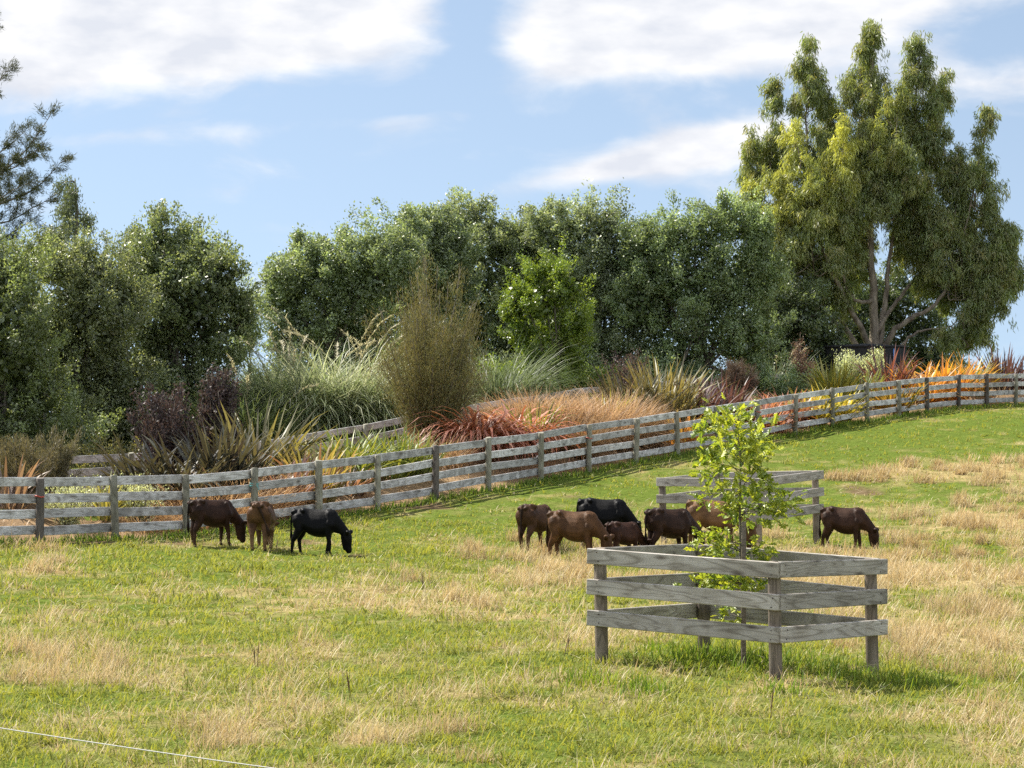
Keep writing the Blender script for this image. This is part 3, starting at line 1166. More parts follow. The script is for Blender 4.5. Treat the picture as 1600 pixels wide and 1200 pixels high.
def capsule(bm, pts, rads, sides=12, sx=1.0):
    """closed tapered tube with rounded ends through the points"""
    pts = [Vector(p) for p in pts]
    P, R = [], []
    d0 = (pts[0] - pts[1]).normalized()
    P += [pts[0] + d0 * rads[0] * 0.95, pts[0] + d0 * rads[0] * 0.6]
    R += [rads[0] * 0.25, rads[0] * 0.8]
    for i in range(len(pts)):
        P.append(pts[i])
        R.append(rads[i])
        if i < len(pts) - 1:
            P.append(pts[i].lerp(pts[i + 1], 0.5))
            R.append((rads[i] + rads[i + 1]) / 2)
    d1 = (pts[-1] - pts[-2]).normalized()
    P += [pts[-1] + d1 * rads[-1] * 0.6, pts[-1] + d1 * rads[-1] * 0.95]
    R += [rads[-1] * 0.8, rads[-1] * 0.25]
    rings = []
    for i, p in enumerate(P):
        t = (P[min(i + 1, len(P) - 1)] - P[max(i - 1, 0)]).normalized()
        s = t.cross(Vector((0, 1, 0)))
        if s.length < 0.1:
            s = t.cross(Vector((1, 0, 0)))
        s.normalize()
        u = t.cross(s)
        rings.append([bm.verts.new(p + R[i] * (math.cos(a) * s + math.sin(a) * u * sx)) for a in [2 * math.pi * k / sides for k in range(sides)]])
    for i in range(len(rings) - 1):
        for k in range(sides):
            bm.faces.new((rings[i][k], rings[i][(k + 1) % sides], rings[i + 1][(k + 1) % sides], rings[i + 1][k]))
    bm.faces.new(rings[0][::-1])
    bm.faces.new(rings[-1])


def torso(bm, fat=1.0):
    prof = [(-0.475, 0.735, 0.60, 0.05, .3), (-0.455, 0.765, 0.52, 0.10, .3), (-0.41, 0.78, 0.45, 0.135, .28), (-0.32, 0.79, 0.425, 0.152, .2), (-0.23, 0.80, 0.405, 0.160, .16),
            (-0.13, 0.785, 0.36, 0.165, .42), (-0.02, 0.775, 0.328, 0.183, .45), (0.10, 0.772, 0.318, 0.186, .45), (0.20, 0.78, 0.315, 0.168, .45), (0.29, 0.788, 0.355, 0.142, .48),
            (0.36, 0.765, 0.40, 0.118, .4), (0.41, 0.715, 0.46, 0.080, .3)]
    rings = []
    n = 20
    for x, zt, zb, w, nar in prof:
        zc, hz = (zt + zb) / 2, (zt - zb) / 2
        ring = []
        for k in range(n):
            a = 2 * math.pi * k / n
            s, c = math.sin(a), math.cos(a)
            ww = w * (fat if -0.25 < x < 0.2 else 1)
            # roof-shaped back, round belly
            y = ww * c * (1 - nar * max(0, s) ** 1.3)
            if s < 0:
                y *= 1 + 0.14 * math.sin(-s * math.pi)
            ring.append(bm.verts.new((x, y, zc + hz * s - (0.012 * fat if s < -0.3 and -0.2 < x < 0.2 else 0))))
        rings.append(ring)
    for i in range(len(rings) - 1):
        for k in range(n):
            bm.faces.new((rings[i][k], rings[i][(k + 1) % n], rings[i + 1][(k + 1) % n], rings[i + 1][k]))
    bm.faces.new(rings[0][::-1])
    bm.faces.new(rings[-1])


def make_calf(px, d, yaw, scale, coat, label, fat=1.0, turn=0.0, graze=1.0, step=(0, 0, 0, 0), tail=0.0, dark=0.55, belly=None, legs=None, dz=0.0):
    """yaw: heading in degrees, 0 = to the photo's right, 90 = away from the camera"""
    bm = bmesh.new()
    torso(bm, fat)
    # neck and head, swung about the shoulder
    tr = math.radians(turn)

    def sw(p):
        x, y, z = p
        ox = 0.34
        dx = x - ox
        return (ox + dx * math.cos(tr) - y * math.sin(tr), dx * math.sin(tr) + y * math.cos(tr), z)
    g = graze
    n1, n2 = (0.465, 0, 0.63 - 0.165 * g), (0.56, 0, 0.70 - 0.335 * g)
    capsule(bm, [(0.25, 0, 0.645), sw((0.365, 0, 0.62 - 0.055 * g)), sw(n1), sw(n2)], [0.138, 0.122, 0.096, 0.076], sx=0.75)
    capsule(bm, [(0.33, 0, 0.50), sw((0.44, 0, 0.49 - 0.04 * g))], [0.10, 0.085], sx=0.7)
    pole = Vector(n2)
    hd = Vector((0.03, 0, -0.27)) if g > 0.5 else Vector((0.25, 0, -0.10))
    hp = [pole + Vector((0.01, 0, 0.0)) + hd * t for t in (-0.02, 0.3, 0.72, 1.0)]
    capsule(bm, [sw(p) for p in hp], [0.074, 0.080, 0.058, 0.056], sx=0.95)
    jaw = [pole + hd * t + Vector((-0.05, 0, -0.012)) for t in (0.12, 0.45, 0.85)]
    capsule(bm, [sw(p) for p in jaw], [0.052, 0.050, 0.036], sx=0.8)
    for s in (-1, 1):
        e0 = pole + Vector((0.02, s * 0.06, 0.0))
        e1 = pole + Vector((0.045, s * 0.135, 0.035))
        e2 = pole + Vector((0.055, s * 0.20, 0.045))
        capsule(bm, [sw(e0), sw(e1), sw(e2)], [0.022, 0.048, 0.02], 8, sx=0.8)
        # hips, pins, shoulder blades
        capsule(bm, [(-0.27, s * 0.06, 0.76), (-0.225, s * 0.128, 0.752)], [0.048, 0.036], 10)
        capsule(bm, [(-0.41, s * 0.06, 0.735), (-0.462, s * 0.07, 0.725)], [0.045, 0.034], 10)
        capsule(bm, [(0.27, s * 0.075, 0.70), (0.31, s * 0.118, 0.52)], [0.05, 0.06], 10)
    for j, (fx, s) in enumerate(((1, -1), (1, 1), (-1, -1), (-1, 1))):
        st = step[j]
        if fx > 0:
            pts = [(0.275, s * 0.10, 0.53), (0.255 + 0.15 * st, s * 0.108, 0.38), (0.275 + 0.55 * st, s * 0.10, 0.215), (0.265 + 0.9 * st, s * 0.096, 0.065), (0.285 + 1.0 * st, s * 0.096, 0.012)]
            rd = [0.085, 0.056, 0.038, 0.027, 0.036]
        else:
            pts = [(-0.345, s * 0.08, 0.60), (-0.30 + 0.2 * st, s * 0.112, 0.43), (-0.395 + 0.5 * st, s * 0.10, 0.255), (-0.385 + 0.85 * st, s * 0.097, 0.07), (-0.365 + 1.0 * st, s * 0.097, 0.012)]
            rd = [0.125, 0.088, 0.042, 0.029, 0.037]
        capsule(bm, pts, rd)
    tl = [(-0.45, 0, 0.765), (-0.485, 0.3 * tail * 0.1, 0.70), (-0.505, tail * 0.10, 0.56), (-0.505, tail * 0.16, 0.42), (-0.50, tail * 0.20, 0.32), (-0.495, tail * 0.21, 0.23)]
    capsule(bm, tl, [0.032, 0.024, 0.019, 0.018, 0.034, 0.014], 8)
    bmesh.ops.recalc_face_normals(bm, faces=bm.faces)
    me = bpy.data.meshes.new('calf_raw')
    bm.to_mesh(me)
    bm.free()
    tmp = bpy.data.objects.new('tmp', me)
    COL.objects.link(tmp)
    r = tmp.modifiers.new('r', 'REMESH')
    r.mode = 'VOXEL'
    r.voxel_size = 0.0135
    s_ = tmp.modifiers.new('s', 'SMOOTH')
    s_.factor, s_.iterations = 0.5, 3
    dg = bpy.context.evaluated_depsgraph_get()
    fin = bpy.data.meshes.new_from_object(tmp.evaluated_get(dg))
    bpy.data.objects.remove(tmp)
    bpy.data.meshes.remove(me)
    fin.name = 'calf'
    V = np.zeros(len(fin.vertices) * 3, np.float32)
    fin.vertices.foreach_get('co', V)
    V = V.reshape(-1, 3)
    xx0 = V[:, 0].copy()
    # calves are short-coupled: draw the barrel together
    xx = V[:, 0]
    V[:, 0] = np.where(xx < 0.3, xx * 0.84, xx - 0.3 * 0.16)
    fin.vertices.foreach_set('co', V.ravel())
    V[:, 0] = xx0
    coat = np.array(coat)
    C = np.tile(coat, (len(V), 1))
    x, y, z = V.T
    hf = sm(0.46, 0.62, x)[:, None]
    lowleg = sm(0.34, 0.14, z)[:, None] if False else (1 - sm(0.14, 0.36, z))[:, None]
    tailm = (sm(0.472, 0.49, -x) * (z < 0.72))[:, None]
    darkc = coat * dark
    C = C * (1 - 0.6 * hf) + darkc * 0.6 * hf
    lc = darkc if legs is None else np.array(legs)
    C = C * (1 - 0.75 * lowleg * (1 - hf)) + lc * 0.75 * lowleg * (1 - hf)
    C = C * (1 - tailm) + coat * dark * 0.55 * tailm
    C = C * (1 - sm(0.74, 0.79, z)[:, None] * 0.25)
    if belly is not None:
        bl = ((1 - sm(0.34, 0.46, z)) * sm(0.30, 0.33, z) * (np.abs(x) < 0.32))[:, None]
        C = C * (1 - bl) + np.array(belly) * bl
    hoof = (z < 0.03)[:, None]
    C = np.where(hoof, np.array([0.03, 0.026, 0.022]), C)
    muz = ((np.hypot(x - 0.34, y) > 0.33) & (z < 0.11) & (x > 0.3))[:, None]
    C = np.where(muz, coat * 0.3 + 0.008, C)
    a = fin.color_attributes.new('Col', 'FLOAT_COLOR', 'POINT')
    a.data.foreach_set('color', np.c_[C, np.ones(len(C))].astype(np.float32).ravel())
    fin.polygons.foreach_set('use_smooth', np.ones(len(fin.polygons), bool))
    cx = X(px, d)
    o = link('calf', fin, M_COAT, (cx, d, gz(cx, d) - 0.008 + dz))
    o.rotation_euler = (0, 0, math.radians(yaw))
    o.scale = (scale,) * 3
    tag(o, label, 'calf', 'calves grazing in the pasture')
    return o


DKB, BRN, BLK, TAN, RED = (0.028, 0.014, 0.009), (0.085, 0.044, 0.022), (0.003, 0.003, 0.0035), (0.135, 0.074, 0.034), (0.042, 0.020, 0.013)
make_calf(331, 43.9, 28, 0.98, DKB, 'dark brown calf grazing head down against the left end of the fence', step=(0.05, -0.04, -0.03, 0.05), legs=(0.055, 0.03, 0.018), fat=1.05)
make_calf(410, 43.6, 84, 1.0, BRN, 'mid brown calf seen from behind, its tail swung aside, beside the fence', tail=-0.9, step=(0.02, -0.02, 0.04, -0.06), belly=(0.30, 0.22, 0.14), legs=(0.16, 0.10, 0.055), fat=1.08, turn=8)
make_calf(494, 43.3, -8, 0.97, BLK, 'black calf grazing in full side view, out on the open grass near the fence', step=(0.03, -0.09, -0.10, 0.05), dark=0.9)
make_calf(838, 45.3, 52, 1.0, (0.060, 0.031, 0.017), 'lean brown calf with dark tail at the left end of the big group', step=(0, 0.03, -0.05, 0.06), legs=(0.10, 0.055, 0.032), turn=-10)
make_calf(897, 42.9, -14, 1.05, (0.078, 0.039, 0.018), 'stout red-brown calf with round belly, its head down behind the near guard corner', fat=1.12, turn=-8, step=(0.03, 0, -0.05, 0.08), belly=(0.10, 0.05, 0.025), legs=(0.12, 0.06, 0.03))
make_calf(943, 45.9, -6, 1.08, BLK, 'black calf whose back shows behind the stout red-brown one', fat=1.05, dark=0.9)
make_calf(974, 43.3, 35, 0.80, RED, 'small dark red-brown calf half hidden by dry stalks above the near guard rail', step=(0.02, 0, 0.04, -0.03))
make_calf(1046, 43.6, 26, 1.04, (0.027, 0.014, 0.009), 'dark chocolate calf seen from its rear side in the middle of the group', fat=1.15, step=(0, 0, -0.04, 0.07), turn=-12)
make_calf(1117, 45.2, -12, 1.16, TAN, 'light tan calf with dark head standing between the two tree guards', fat=1.06, step=(0.04, -0.04, -0.03, 0.05), graze=1.0, dark=0.22, belly=(0.07, 0.04, 0.022))
make_calf(1319, 46.3, -14, 0.99, (0.038, 0.019, 0.012), 'dark brown calf grazing alone on dry grass right of the far guard', fat=1.05, step=(-0.04, 0.05, -0.06, 0.05), legs=(0.065, 0.036, 0.02))

# ------------------------------------------------------------------ the oak sapling and its stake


def lobed_leaf(n_lobes=3):
    """outline of an oak leaf along +Y, unit length, as a fan from its midrib"""
    right = [(0.03, 0.0), (0.05, 0.16), (0.24, 0.24), (0.11, 0.34), (0.36, 0.50), (0.13, 0.58), (0.30, 0.76), (0.10, 0.80), (0.0, 1.0)]
    return right


def make_sapling():
    d = 26.35
    x0 = X(1158, d)
    z0 = gz(x0, d)
    root = empty('oak_sapling', (x0, d, z0), 'young yellow-green oak sapling growing inside the near timber guard', 'tree')
    r = np.random.default_rng(5)

    def P(px, py, dy=0.0):
        return np.array([X(px, d) - x0, dy, Z(py, d) - z0])
    g = Geo()
    stem = [P(1160, 1032), P(1160, 960), P(1158, 880), P(1156, 800), P(1157, 720), P(1153, 670), P(1138, 640)]
    stem[0][2] = -0.05
    tube(g, stem, [0.017, 0.015, 0.013, 0.011, 0.009, 0.006, 0.003], (0.1, 0.09, 0.08), 7)
    tips = []
    spec = [(700, 1090, 668), (690, 1185, 685), (735, 1088, 720), (725, 1215, 700), (755, 1100, 745), (760, 1205, 752), (720, 1120, 690), (700, 1140, 655), (675, 1120, 645), (660, 1165, 648),
            (770, 1135, 790), (750, 1180, 765), (715, 1180, 735), (710, 1200, 670), (740, 1115, 705), (690, 1160, 690), (730, 1170, 705), (765, 1195, 715), (745, 1140, 765), (775, 1095, 775), (705, 1105, 655),
            (800, 1235, 795), (805, 1215, 805), (810, 1185, 790), (815, 1160, 815), (795, 1240, 782), (800, 1145, 800), (805, 1200, 780),
            (850, 1088, 835), (855, 1092, 862), (860, 1125, 840), (858, 1140, 862), (862, 1105, 850), (868, 1185, 862), (866, 1195, 868),
            (905, 1080, 898), (910, 1085, 915), (908, 1115, 900), (912, 1135, 910), (915, 1190, 905), (910, 1150, 905), (914, 1100, 908), (965, 1130, 962)]
    g2 = Geo()
    out = lobed_leaf()
    ol = np.array([(x, y) for x, y in out] + [(-x, y) for x, y in out[-2::-1]])
    for sy, tx, ty in spec:
        i = 0
        a = P(1157, sy)
        b = P(tx, ty, r.normal() * 0.28)
        pts = wobble(a, b, 6, 0.006, r, -0.02)
        tube(g, pts, np.linspace(0.0055, 0.0018, 6), (0.1, 0.09, 0.07), 5)
        nl = 27
        for q in range(nl):
            t = 0.35 + 0.65 * (q / (nl - 1)) ** 0.7
            c = a * (1 - t) + b * t + r.normal(size=3) * 0.06
            ax = unit((b - a) * 0.8 + r.normal(size=3) * 0.55 * np.linalg.norm(b - a) + np.array([0, 0, 0.0]))
            ax = unit(ax + r.normal(size=3) * 0.45)
            side = unit(np.cross(ax, unit(np.array([r.normal() * .7, r.normal() * .7, 1.0]))))
            nor = np.cross(side, ax)
            L = 0.07 + 0.075 * r.random()
            xx, yy = ol[:, 0] * L * 0.95, ol[:, 1] * L
            curl = -0.25 * (yy / L) ** 2 * L * (r.random() - 0.2) + 0.25 * np.abs(xx)
            V = c + xx[:, None] * side + yy[:, None] * ax + curl[:, None] * nor
            # midrib points make the two halves a proper fold
            mid = c + (np.array([0.12, 0.34, 0.58, 0.8])[:, None] * L) * ax - 0.0 * nor
            n = len(ol)
            tt = r.random()
            col = np.array([0.17, 0.26, 0.03]) * (1 - tt) + np.array([0.44, 0.48, 0.06]) * tt
            allV = np.concatenate([V, mid])
            k = len(out)  # index of the tip is k-1
            m0 = n
            rr = list(range(0, k))
            ll = [(n - i) % n for i in range(0, k)]
            faces4, faces3 = [], []
            mi = [rr[0], m0, m0, m0 + 1, m0 + 1, m0 + 2, m0 + 2, m0 + 3, rr[-1]]
            for s_ in (rr, [0] + [n - j for j in range(1, k - 1)] + [k - 1]):
                for j in range(k - 1):
                    q4 = [s_[j], s_[j + 1], mi[j + 1], mi[j]]
                    u = []
                    for v_ in q4:
                        if v_ not in u:
                            u.append(v_)
                    (faces4 if len(u) == 4 else faces3).append(u)
            fs = []
            if faces4:
                fs.append(np.array(faces4))
            if faces3:
                fs.append(np.array([f for f in faces3 if len(f) == 3]))
            g2.add(allV, fs, col)
    g.build('trunk', M_BARK, (0, 0, 0), root, True)
    g2.build('crown', M_SOFT, (0, 0, 0), root)
    # stake
    ds = 26.15
    xs = X(1162, ds)
    zs = gz(xs, ds)
    h = Z(815, ds) - zs
    o = link('stake', board_mesh(h + 0.15, 0.044, 0.044, 0.002, 0.004), M_PENPOST, (xs, ds, zs - 0.15))
    o.rotation_euler = (0, math.radians(-90), 0)
    tag(o, 'thin square wooden stake standing beside the oak sapling stem', 'stake')


make_sapling()

# ------------------------------------------------------------------ electric tape in the foreground


def make_tape():
    a, b = np.array([-4.07, 13.75, 1.25]), np.array([1.57, 8.2, 1.25])
    m = 60
    t = np.linspace(0, 1, m)[:, None]
    p = a * (1 - t) + b * t
    p[:, 2] -= 0.05 * np.sin(t[:, 0] * math.pi)
    root = empty('electric_fence', (a[0], a[1], gz(a[0], a[1])), 'thin white electric fence line strung across the lower left corner', 'fence')
    L = np.array(root.location)
    g = Geo()
    tube(g, p - L, 0.0023, (0.7, 0.7, 0.68), 6)
    g.build('wire', plain_mat('white_polywire', (0.34, 0.34, 0.32), 0.6, 0, 0.3, 400.0), (0, 0, 0), root)
    for q in (a, b):
        g = Geo()
        z = gz(q[0], q[1])
        tube(g, np.array([(q[0], q[1], z - 0.2), (q[0], q[1], z + 0.6), (q[0], q[1], q[2] - 0.004), (q[0], q[1], q[2] + 0.05)]) - L, 0.006, (0.6, 0.6, 0.6), 6)
        g.build('post', plain_mat('white_rod', (0.6, 0.6, 0.58), 0.5), (0, 0, 0), root)


make_tape()

# ------------------------------------------------------------------ trees


def pal(cols, n, r):
    cols = np.array(cols)
    w = r.random((n, len(cols))) ** 3
    w /= w.sum(1, keepdims=True)
    return w @ cols


def make_tree(name, label, d, base_px, lobes, cols, n_sprig=2200, per=9, L=0.10, W=0.052, spread=0.13, seed=1, group=None, mat=None, shoots=70, up=0.45, trunk_r=0.11, thick=0.9, inner=0.35, stems=1, bark=None, dens=2.5, skirt=True, size=1.0):
    r = np.random.default_rng(seed)
    x0 = X(base_px, d)
    z0 = gz(x0, d)
    root = empty(name, (x0, d, z0), label, 'tree', group)
    lob = []
    for px, py, rx, ry in lobes:
        s = d / F_PX
        lob.append((np.array([X(px, d) - x0, r.normal() * rx * s * 0.25, Z(py, d) - z0]), np.array([rx * s, min(rx * s * thick, 2.6), ry * s])))
    if skirt:
        xs_ = [c[0] for c, _ in lob]
        zl = min(c[2] - 0.4 * rad[2] for c, rad in lob)
        for q in range(4):
            xx = min(xs_) - 0.5 + (max(xs_) - min(xs_) + 1.0) * q / 3
            lob.append((np.array([xx, r.normal() * 0.4 - 0.3, max(0.5, zl * 0.45)]), np.array([1.35, 1.1, max(0.7, zl * 0.62)])))
    # limbs
    g = Geo()
    for q in range(stems):
        off = np.array([r.normal() * 0.12 * (stems > 1), r.normal() * 0.12 * (stems > 1), -0.1])
        top = np.mean([c for c, _ in lob], 0) + r.normal(size=3) * 0.25 * (stems > 1)
        tp = wobble(off, top, 8, 0.04, r)
        tube(g, tp, np.linspace(trunk_r, trunk_r * 0.4, 8), (0.1, 0.08, 0.07), 8)
    for c, rad in lob:
        k = r.integers(2, 6)
        a = tp[k]
        tube(g, wobble(a, c + np.array([0, 0, rad[2] * 0.3]), 7, 0.05, r, -0.1), np.linspace(trunk_r * 0.5, 0.012, 7), (0.1, 0.08, 0.07), 6)
        for _ in range(5):
            u = unit(r.normal(size=3) + np.array([0, 0, 0.5]))
            tube(g, wobble(c, c + u * rad * 0.8, 5, 0.04, r), np.linspace(trunk_r * 0.22, 0.006, 5), (0.1, 0.08, 0.07), 5)
    g.build('trunk', bark or M_BARK, (0, 0, 0), root, True)
    # foliage
    wts = np.array([(rad[0] * rad[2]) for _, rad in lob])
    wts /= wts.sum()
    n_sprig = int(n_sprig * dens)
    L, W = L * 0.85, W * 0.85
    # the crown surface is made of leafy shoots that rise from every lobe
    per_sh = 16
    nsh = n_sprig // per_sh
    li = r.choice(len(lob), nsh, p=wts)
    lc = np.array([lob[i][0] for i in li])
    lr = np.array([lob[i][1] for i in li])
    v = unit(r.normal(size=(nsh, 3)) + np.array([0, -0.25, 0.30]))
    hump = 0.80 + 0.42 * noise2(v[:, 0] * 2.2 + li * 7, v[:, 2] * 2.2 + v[:, 1], 1.0, seed)
    sb = lc + v * lr * (r.uniform(0.55, 0.95, nsh) * hump)[:, None]
    sd = unit(v * 0.75 + np.array([0, 0, 0.95]) + r.normal(size=(nsh, 3)) * 0.25)
    sl = r.uniform(0.28, 0.62, nsh) * np.where(r.random(nsh) < 0.12, 2.0, 1.0) * size
    sr = sl * r.uniform(0.24, 0.40, nsh)
    tone_s = r.uniform(0.70, 1.35, nsh)
    n_sprig = nsh * per_sh
    t = np.tile((np.arange(per_sh) + 0.5) / per_sh, nsh)
    R = np.repeat(sr, per_sh) * (1.05 - 0.75 * t) * r.random(n_sprig) ** 0.5
    side = unit(np.cross(np.repeat(sd, per_sh, 0), r.normal(size=(n_sprig, 3))))
    sp = np.repeat(sb, per_sh, 0) + np.repeat(sd, per_sh, 0) * (np.repeat(sl, per_sh) * t)[:, None] + side * R[:, None]
    outd = unit(np.repeat(sd, per_sh, 0) * 0.7 + side * 0.8 + np.array([0, 0, up * 0.5]))
    tone = np.repeat(tone_s, per_sh)
    chain = []
    ns = 0
    n = len(sp)
    tone = np.r_[tone, np.full(n - len(tone), 1.1)]
    sprd = np.full(n, spread * 0.62)
    if ns:
        sprd[n_sprig:n_sprig + len(chain)] = spread * 0.5
    c = np.repeat(sp, per, 0) + r.normal(size=(n * per, 3)) * np.repeat(sprd, per)[:, None] * np.array([1, 1, 0.8])
    ax = np.repeat(outd, per, 0) + r.normal(size=(n * per, 3)) * 0.75
    ln = L * (0.65 + 0.7 * r.random(n * per))
    # hue drifts from sprig to sprig
    cc = np.repeat(pal(cols, n, r) * tone[:, None], per, 0) * (0.8 + 0.4 * r.random((n * per, 1)))
    keep = c[:, 2] > 0.05
    g2 = Geo()
    fc = np.repeat(unit(outd * 0.7 + np.array([0, 0, 0.5])), per, 0)
    leaves(g2, c[keep], ax[keep], ln[keep], ln[keep] * (W / L), cc[keep], r, 0.2, fc[keep], 0.55)
    # deep inside: broad filler leaves that close the crown, inner shade put into their colour
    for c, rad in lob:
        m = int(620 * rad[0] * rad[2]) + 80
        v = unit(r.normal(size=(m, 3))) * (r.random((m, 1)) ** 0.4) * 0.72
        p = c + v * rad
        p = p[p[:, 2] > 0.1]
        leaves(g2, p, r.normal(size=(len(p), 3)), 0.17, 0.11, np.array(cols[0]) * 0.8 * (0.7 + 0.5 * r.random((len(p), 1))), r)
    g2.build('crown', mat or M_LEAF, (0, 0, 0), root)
    return root


GREY = [(0.095, 0.13, 0.052), (0.075, 0.11, 0.035), (0.14, 0.165, 0.085), (0.06, 0.085, 0.03)]
DEEP = [(0.045, 0.085, 0.018), (0.06, 0.11, 0.02), (0.035, 0.06, 0.016), (0.09, 0.13, 0.03)]
OLIV = [(0.10, 0.12, 0.045), (0.075, 0.10, 0.035), (0.13, 0.14, 0.06), (0.06, 0.08, 0.03)]
GRP = 'broad evergreen trees of the shelter belt'
make_tree('evergreen_tree', 'fresh green bushy tree cut by the left edge of the photo', 60, 15, [(10, 440, 75, 70), (-60, 470, 90, 90), (20, 530, 85, 90), (-40, 590, 100, 80), (50, 610, 60, 60), (-110, 500, 70, 120)],
          [(0.07, 0.095, 0.025), (0.09, 0.12, 0.03), (0.055, 0.07, 0.02)], 3000, 9, 0.085, 0.045, 0.12, 21, GRP, M_LEAF, 50)
make_tree('evergreen_tree', 'olive green tree between the bright left-edge tree and the tall dark one', 64, 120, [(95, 415, 60, 45), (150, 425, 50, 45), (160, 490, 75, 75), (90, 510, 80, 80), (130, 580, 90, 75), (60, 570, 70, 80), (185, 590, 60, 65), (195, 470, 40, 50)],
          OLIV, 3000, 9, 0.085, 0.045, 0.13, 22, GRP, M_LEAF, 70)
make_tree('evergreen_tree', 'tall dark tree with pointed leafy top left of the sky gap', 66, 268, [(245, 385, 34, 48), (310, 405, 48, 45), (205, 415, 35, 45), (255, 430, 60, 50), (345, 445, 36, 50), (300, 470, 70, 60), (375, 500, 22, 40), (250, 490, 80, 75), (320, 530, 70, 70), (235, 570, 65, 60), (290, 600, 80, 45)],
          [(0.06, 0.085, 0.028), (0.09, 0.11, 0.04), (0.045, 0.07, 0.02), (0.11, 0.13, 0.05)], 3300, 9, 0.10, 0.052, 0.13, 23, GRP, M_LEAF, 90, stems=2)
make_tree('wispy_tree', 'thin wispy sapling against the sky in the gap', 68, 385, [(380, 480, 22, 34), (390, 520, 16, 40), (372, 550, 18, 30)],
          GREY, 170, 8, 0.085, 0.03, 0.12, 24, None, M_LEAF, 14, trunk_r=0.03, skirt=False)
make_tree('evergreen_tree', 'grey-green tree just right of the sky gap', 80, 500, [(470, 430, 58, 58), (530, 425, 60, 55), (440, 470, 45, 55), (590, 430, 50, 55), (625, 420, 40, 50), (500, 500, 75, 55), (570, 510, 60, 55), (450, 530, 40, 35), (520, 560, 90, 50)],
          GREY, 3300, 9, 0.11, 0.058, 0.15, 25, GRP, M_LEAF, 100, stems=3)
make_tree('evergreen_tree', 'grey-green tree rising behind the brown feathery shrub', 84, 660, [(650, 380, 50, 50), (610, 420, 40, 50), (680, 370, 40, 45), (640, 450, 70, 60), (590, 480, 50, 50), (690, 450, 60, 60), (650, 540, 90, 70), (715, 400, 36, 42)],
          GREY, 3000, 9, 0.11, 0.058, 0.15, 26, GRP, M_LEAF, 90, stems=2)
make_tree('evergreen_tree', 'highest crown of the shelter belt behind the lime green tree', 88, 780, [(728, 352, 38, 45), (775, 374, 45, 45), (820, 375, 42, 45), (750, 430, 65, 60), (820, 440, 60, 60), (720, 490, 60, 60), (800, 520, 90, 70), (730, 570, 70, 50), (690, 385, 36, 40), (860, 400, 40, 48), (850, 470, 50, 60)],
          [(0.085, 0.115, 0.042), (0.11, 0.135, 0.06), (0.065, 0.095, 0.03), (0.135, 0.15, 0.08)], 3400, 9, 0.11, 0.058, 0.15, 27, GRP, M_LEAF, 110, stems=2)
make_tree('evergreen_tree', 'grey-leaved tree right of the lime green tree', 85, 940, [(880, 375, 48, 48), (935, 362, 44, 45), (975, 400, 45, 50), (900, 440, 60, 60), (970, 470, 65, 65), (900, 520, 60, 60), (960, 560, 80, 50), (1010, 500, 45, 60), (850, 365, 34, 36), (1020, 400, 40, 46), (1005, 440, 45, 50)],
          [(0.09, 0.12, 0.052), (0.12, 0.145, 0.075), (0.07, 0.10, 0.035), (0.145, 0.165, 0.095)], 3300, 9, 0.11, 0.058, 0.15, 28, GRP, M_LEAF, 90, stems=2)
make_tree('evergreen_tree', 'broad tree of the shelter belt touching the gum tree on its left', 84, 1100, [(1030, 384, 44, 42), (1085, 370, 52, 48), (1140, 348, 40, 45), (1060, 440, 65, 60), (1130, 440, 65, 65), (1180, 430, 45, 60), (1090, 520, 85, 70), (1170, 520, 55, 70), (1050, 570, 60, 40), (1000, 395, 36, 44), (1005, 470, 50, 60), (1185, 370, 36, 44)],
          [(0.08, 0.12, 0.038), (0.105, 0.145, 0.055), (0.06, 0.095, 0.028), (0.125, 0.16, 0.075)], 3600, 9, 0.105, 0.055, 0.15, 29, GRP, M_LEAF, 90, stems=2)
make_tree('lime_green_tree', 'small lime green tree in front of the dark shelter belt', 75, 862, [(838, 430, 26, 26), (868, 425, 22, 24), (885, 455, 30, 34), (812, 462, 30, 32), (850, 470, 42, 40), (870, 515, 45, 42), (905, 512, 26, 34), (815, 520, 35, 36), (800, 490, 22, 24), (850, 565, 48, 38), (892, 560, 28, 30)],
          [(0.17, 0.25, 0.03), (0.24, 0.31, 0.04), (0.10, 0.17, 0.025)], 1900, 9, 0.08, 0.036, 0.11, 30, None, M_SOFT, 80, stems=3, trunk_r=0.06)
make_tree('dark_tree', 'dark dense tree behind the gum tree trunk and the tank', 112, 1385, [(1340, 480, 50, 50), (1400, 470, 55, 55), (1450, 510, 42, 40), (1320, 530, 55, 45), (1400, 550, 70, 50), (1465, 560, 35, 35)],
          [(0.04, 0.06, 0.02), (0.055, 0.08, 0.025), (0.03, 0.045, 0.015)], 1900, 9, 0.14, 0.07, 0.18, 31, None, M_LEAF, 40)


make_tree('dark_tree', 'dark bushy tree filling the gap left of the black tank', 97, 1232, [(1215, 480, 50, 60), (1260, 500, 45, 55), (1225, 545, 60, 45), (1285, 545, 40, 40), (1190, 540, 40, 50)],
          [(0.045, 0.07, 0.022), (0.065, 0.09, 0.028), (0.035, 0.05, 0.016)], 1800, 9, 0.12, 0.06, 0.16, 33, None, M_LEAF, 40)


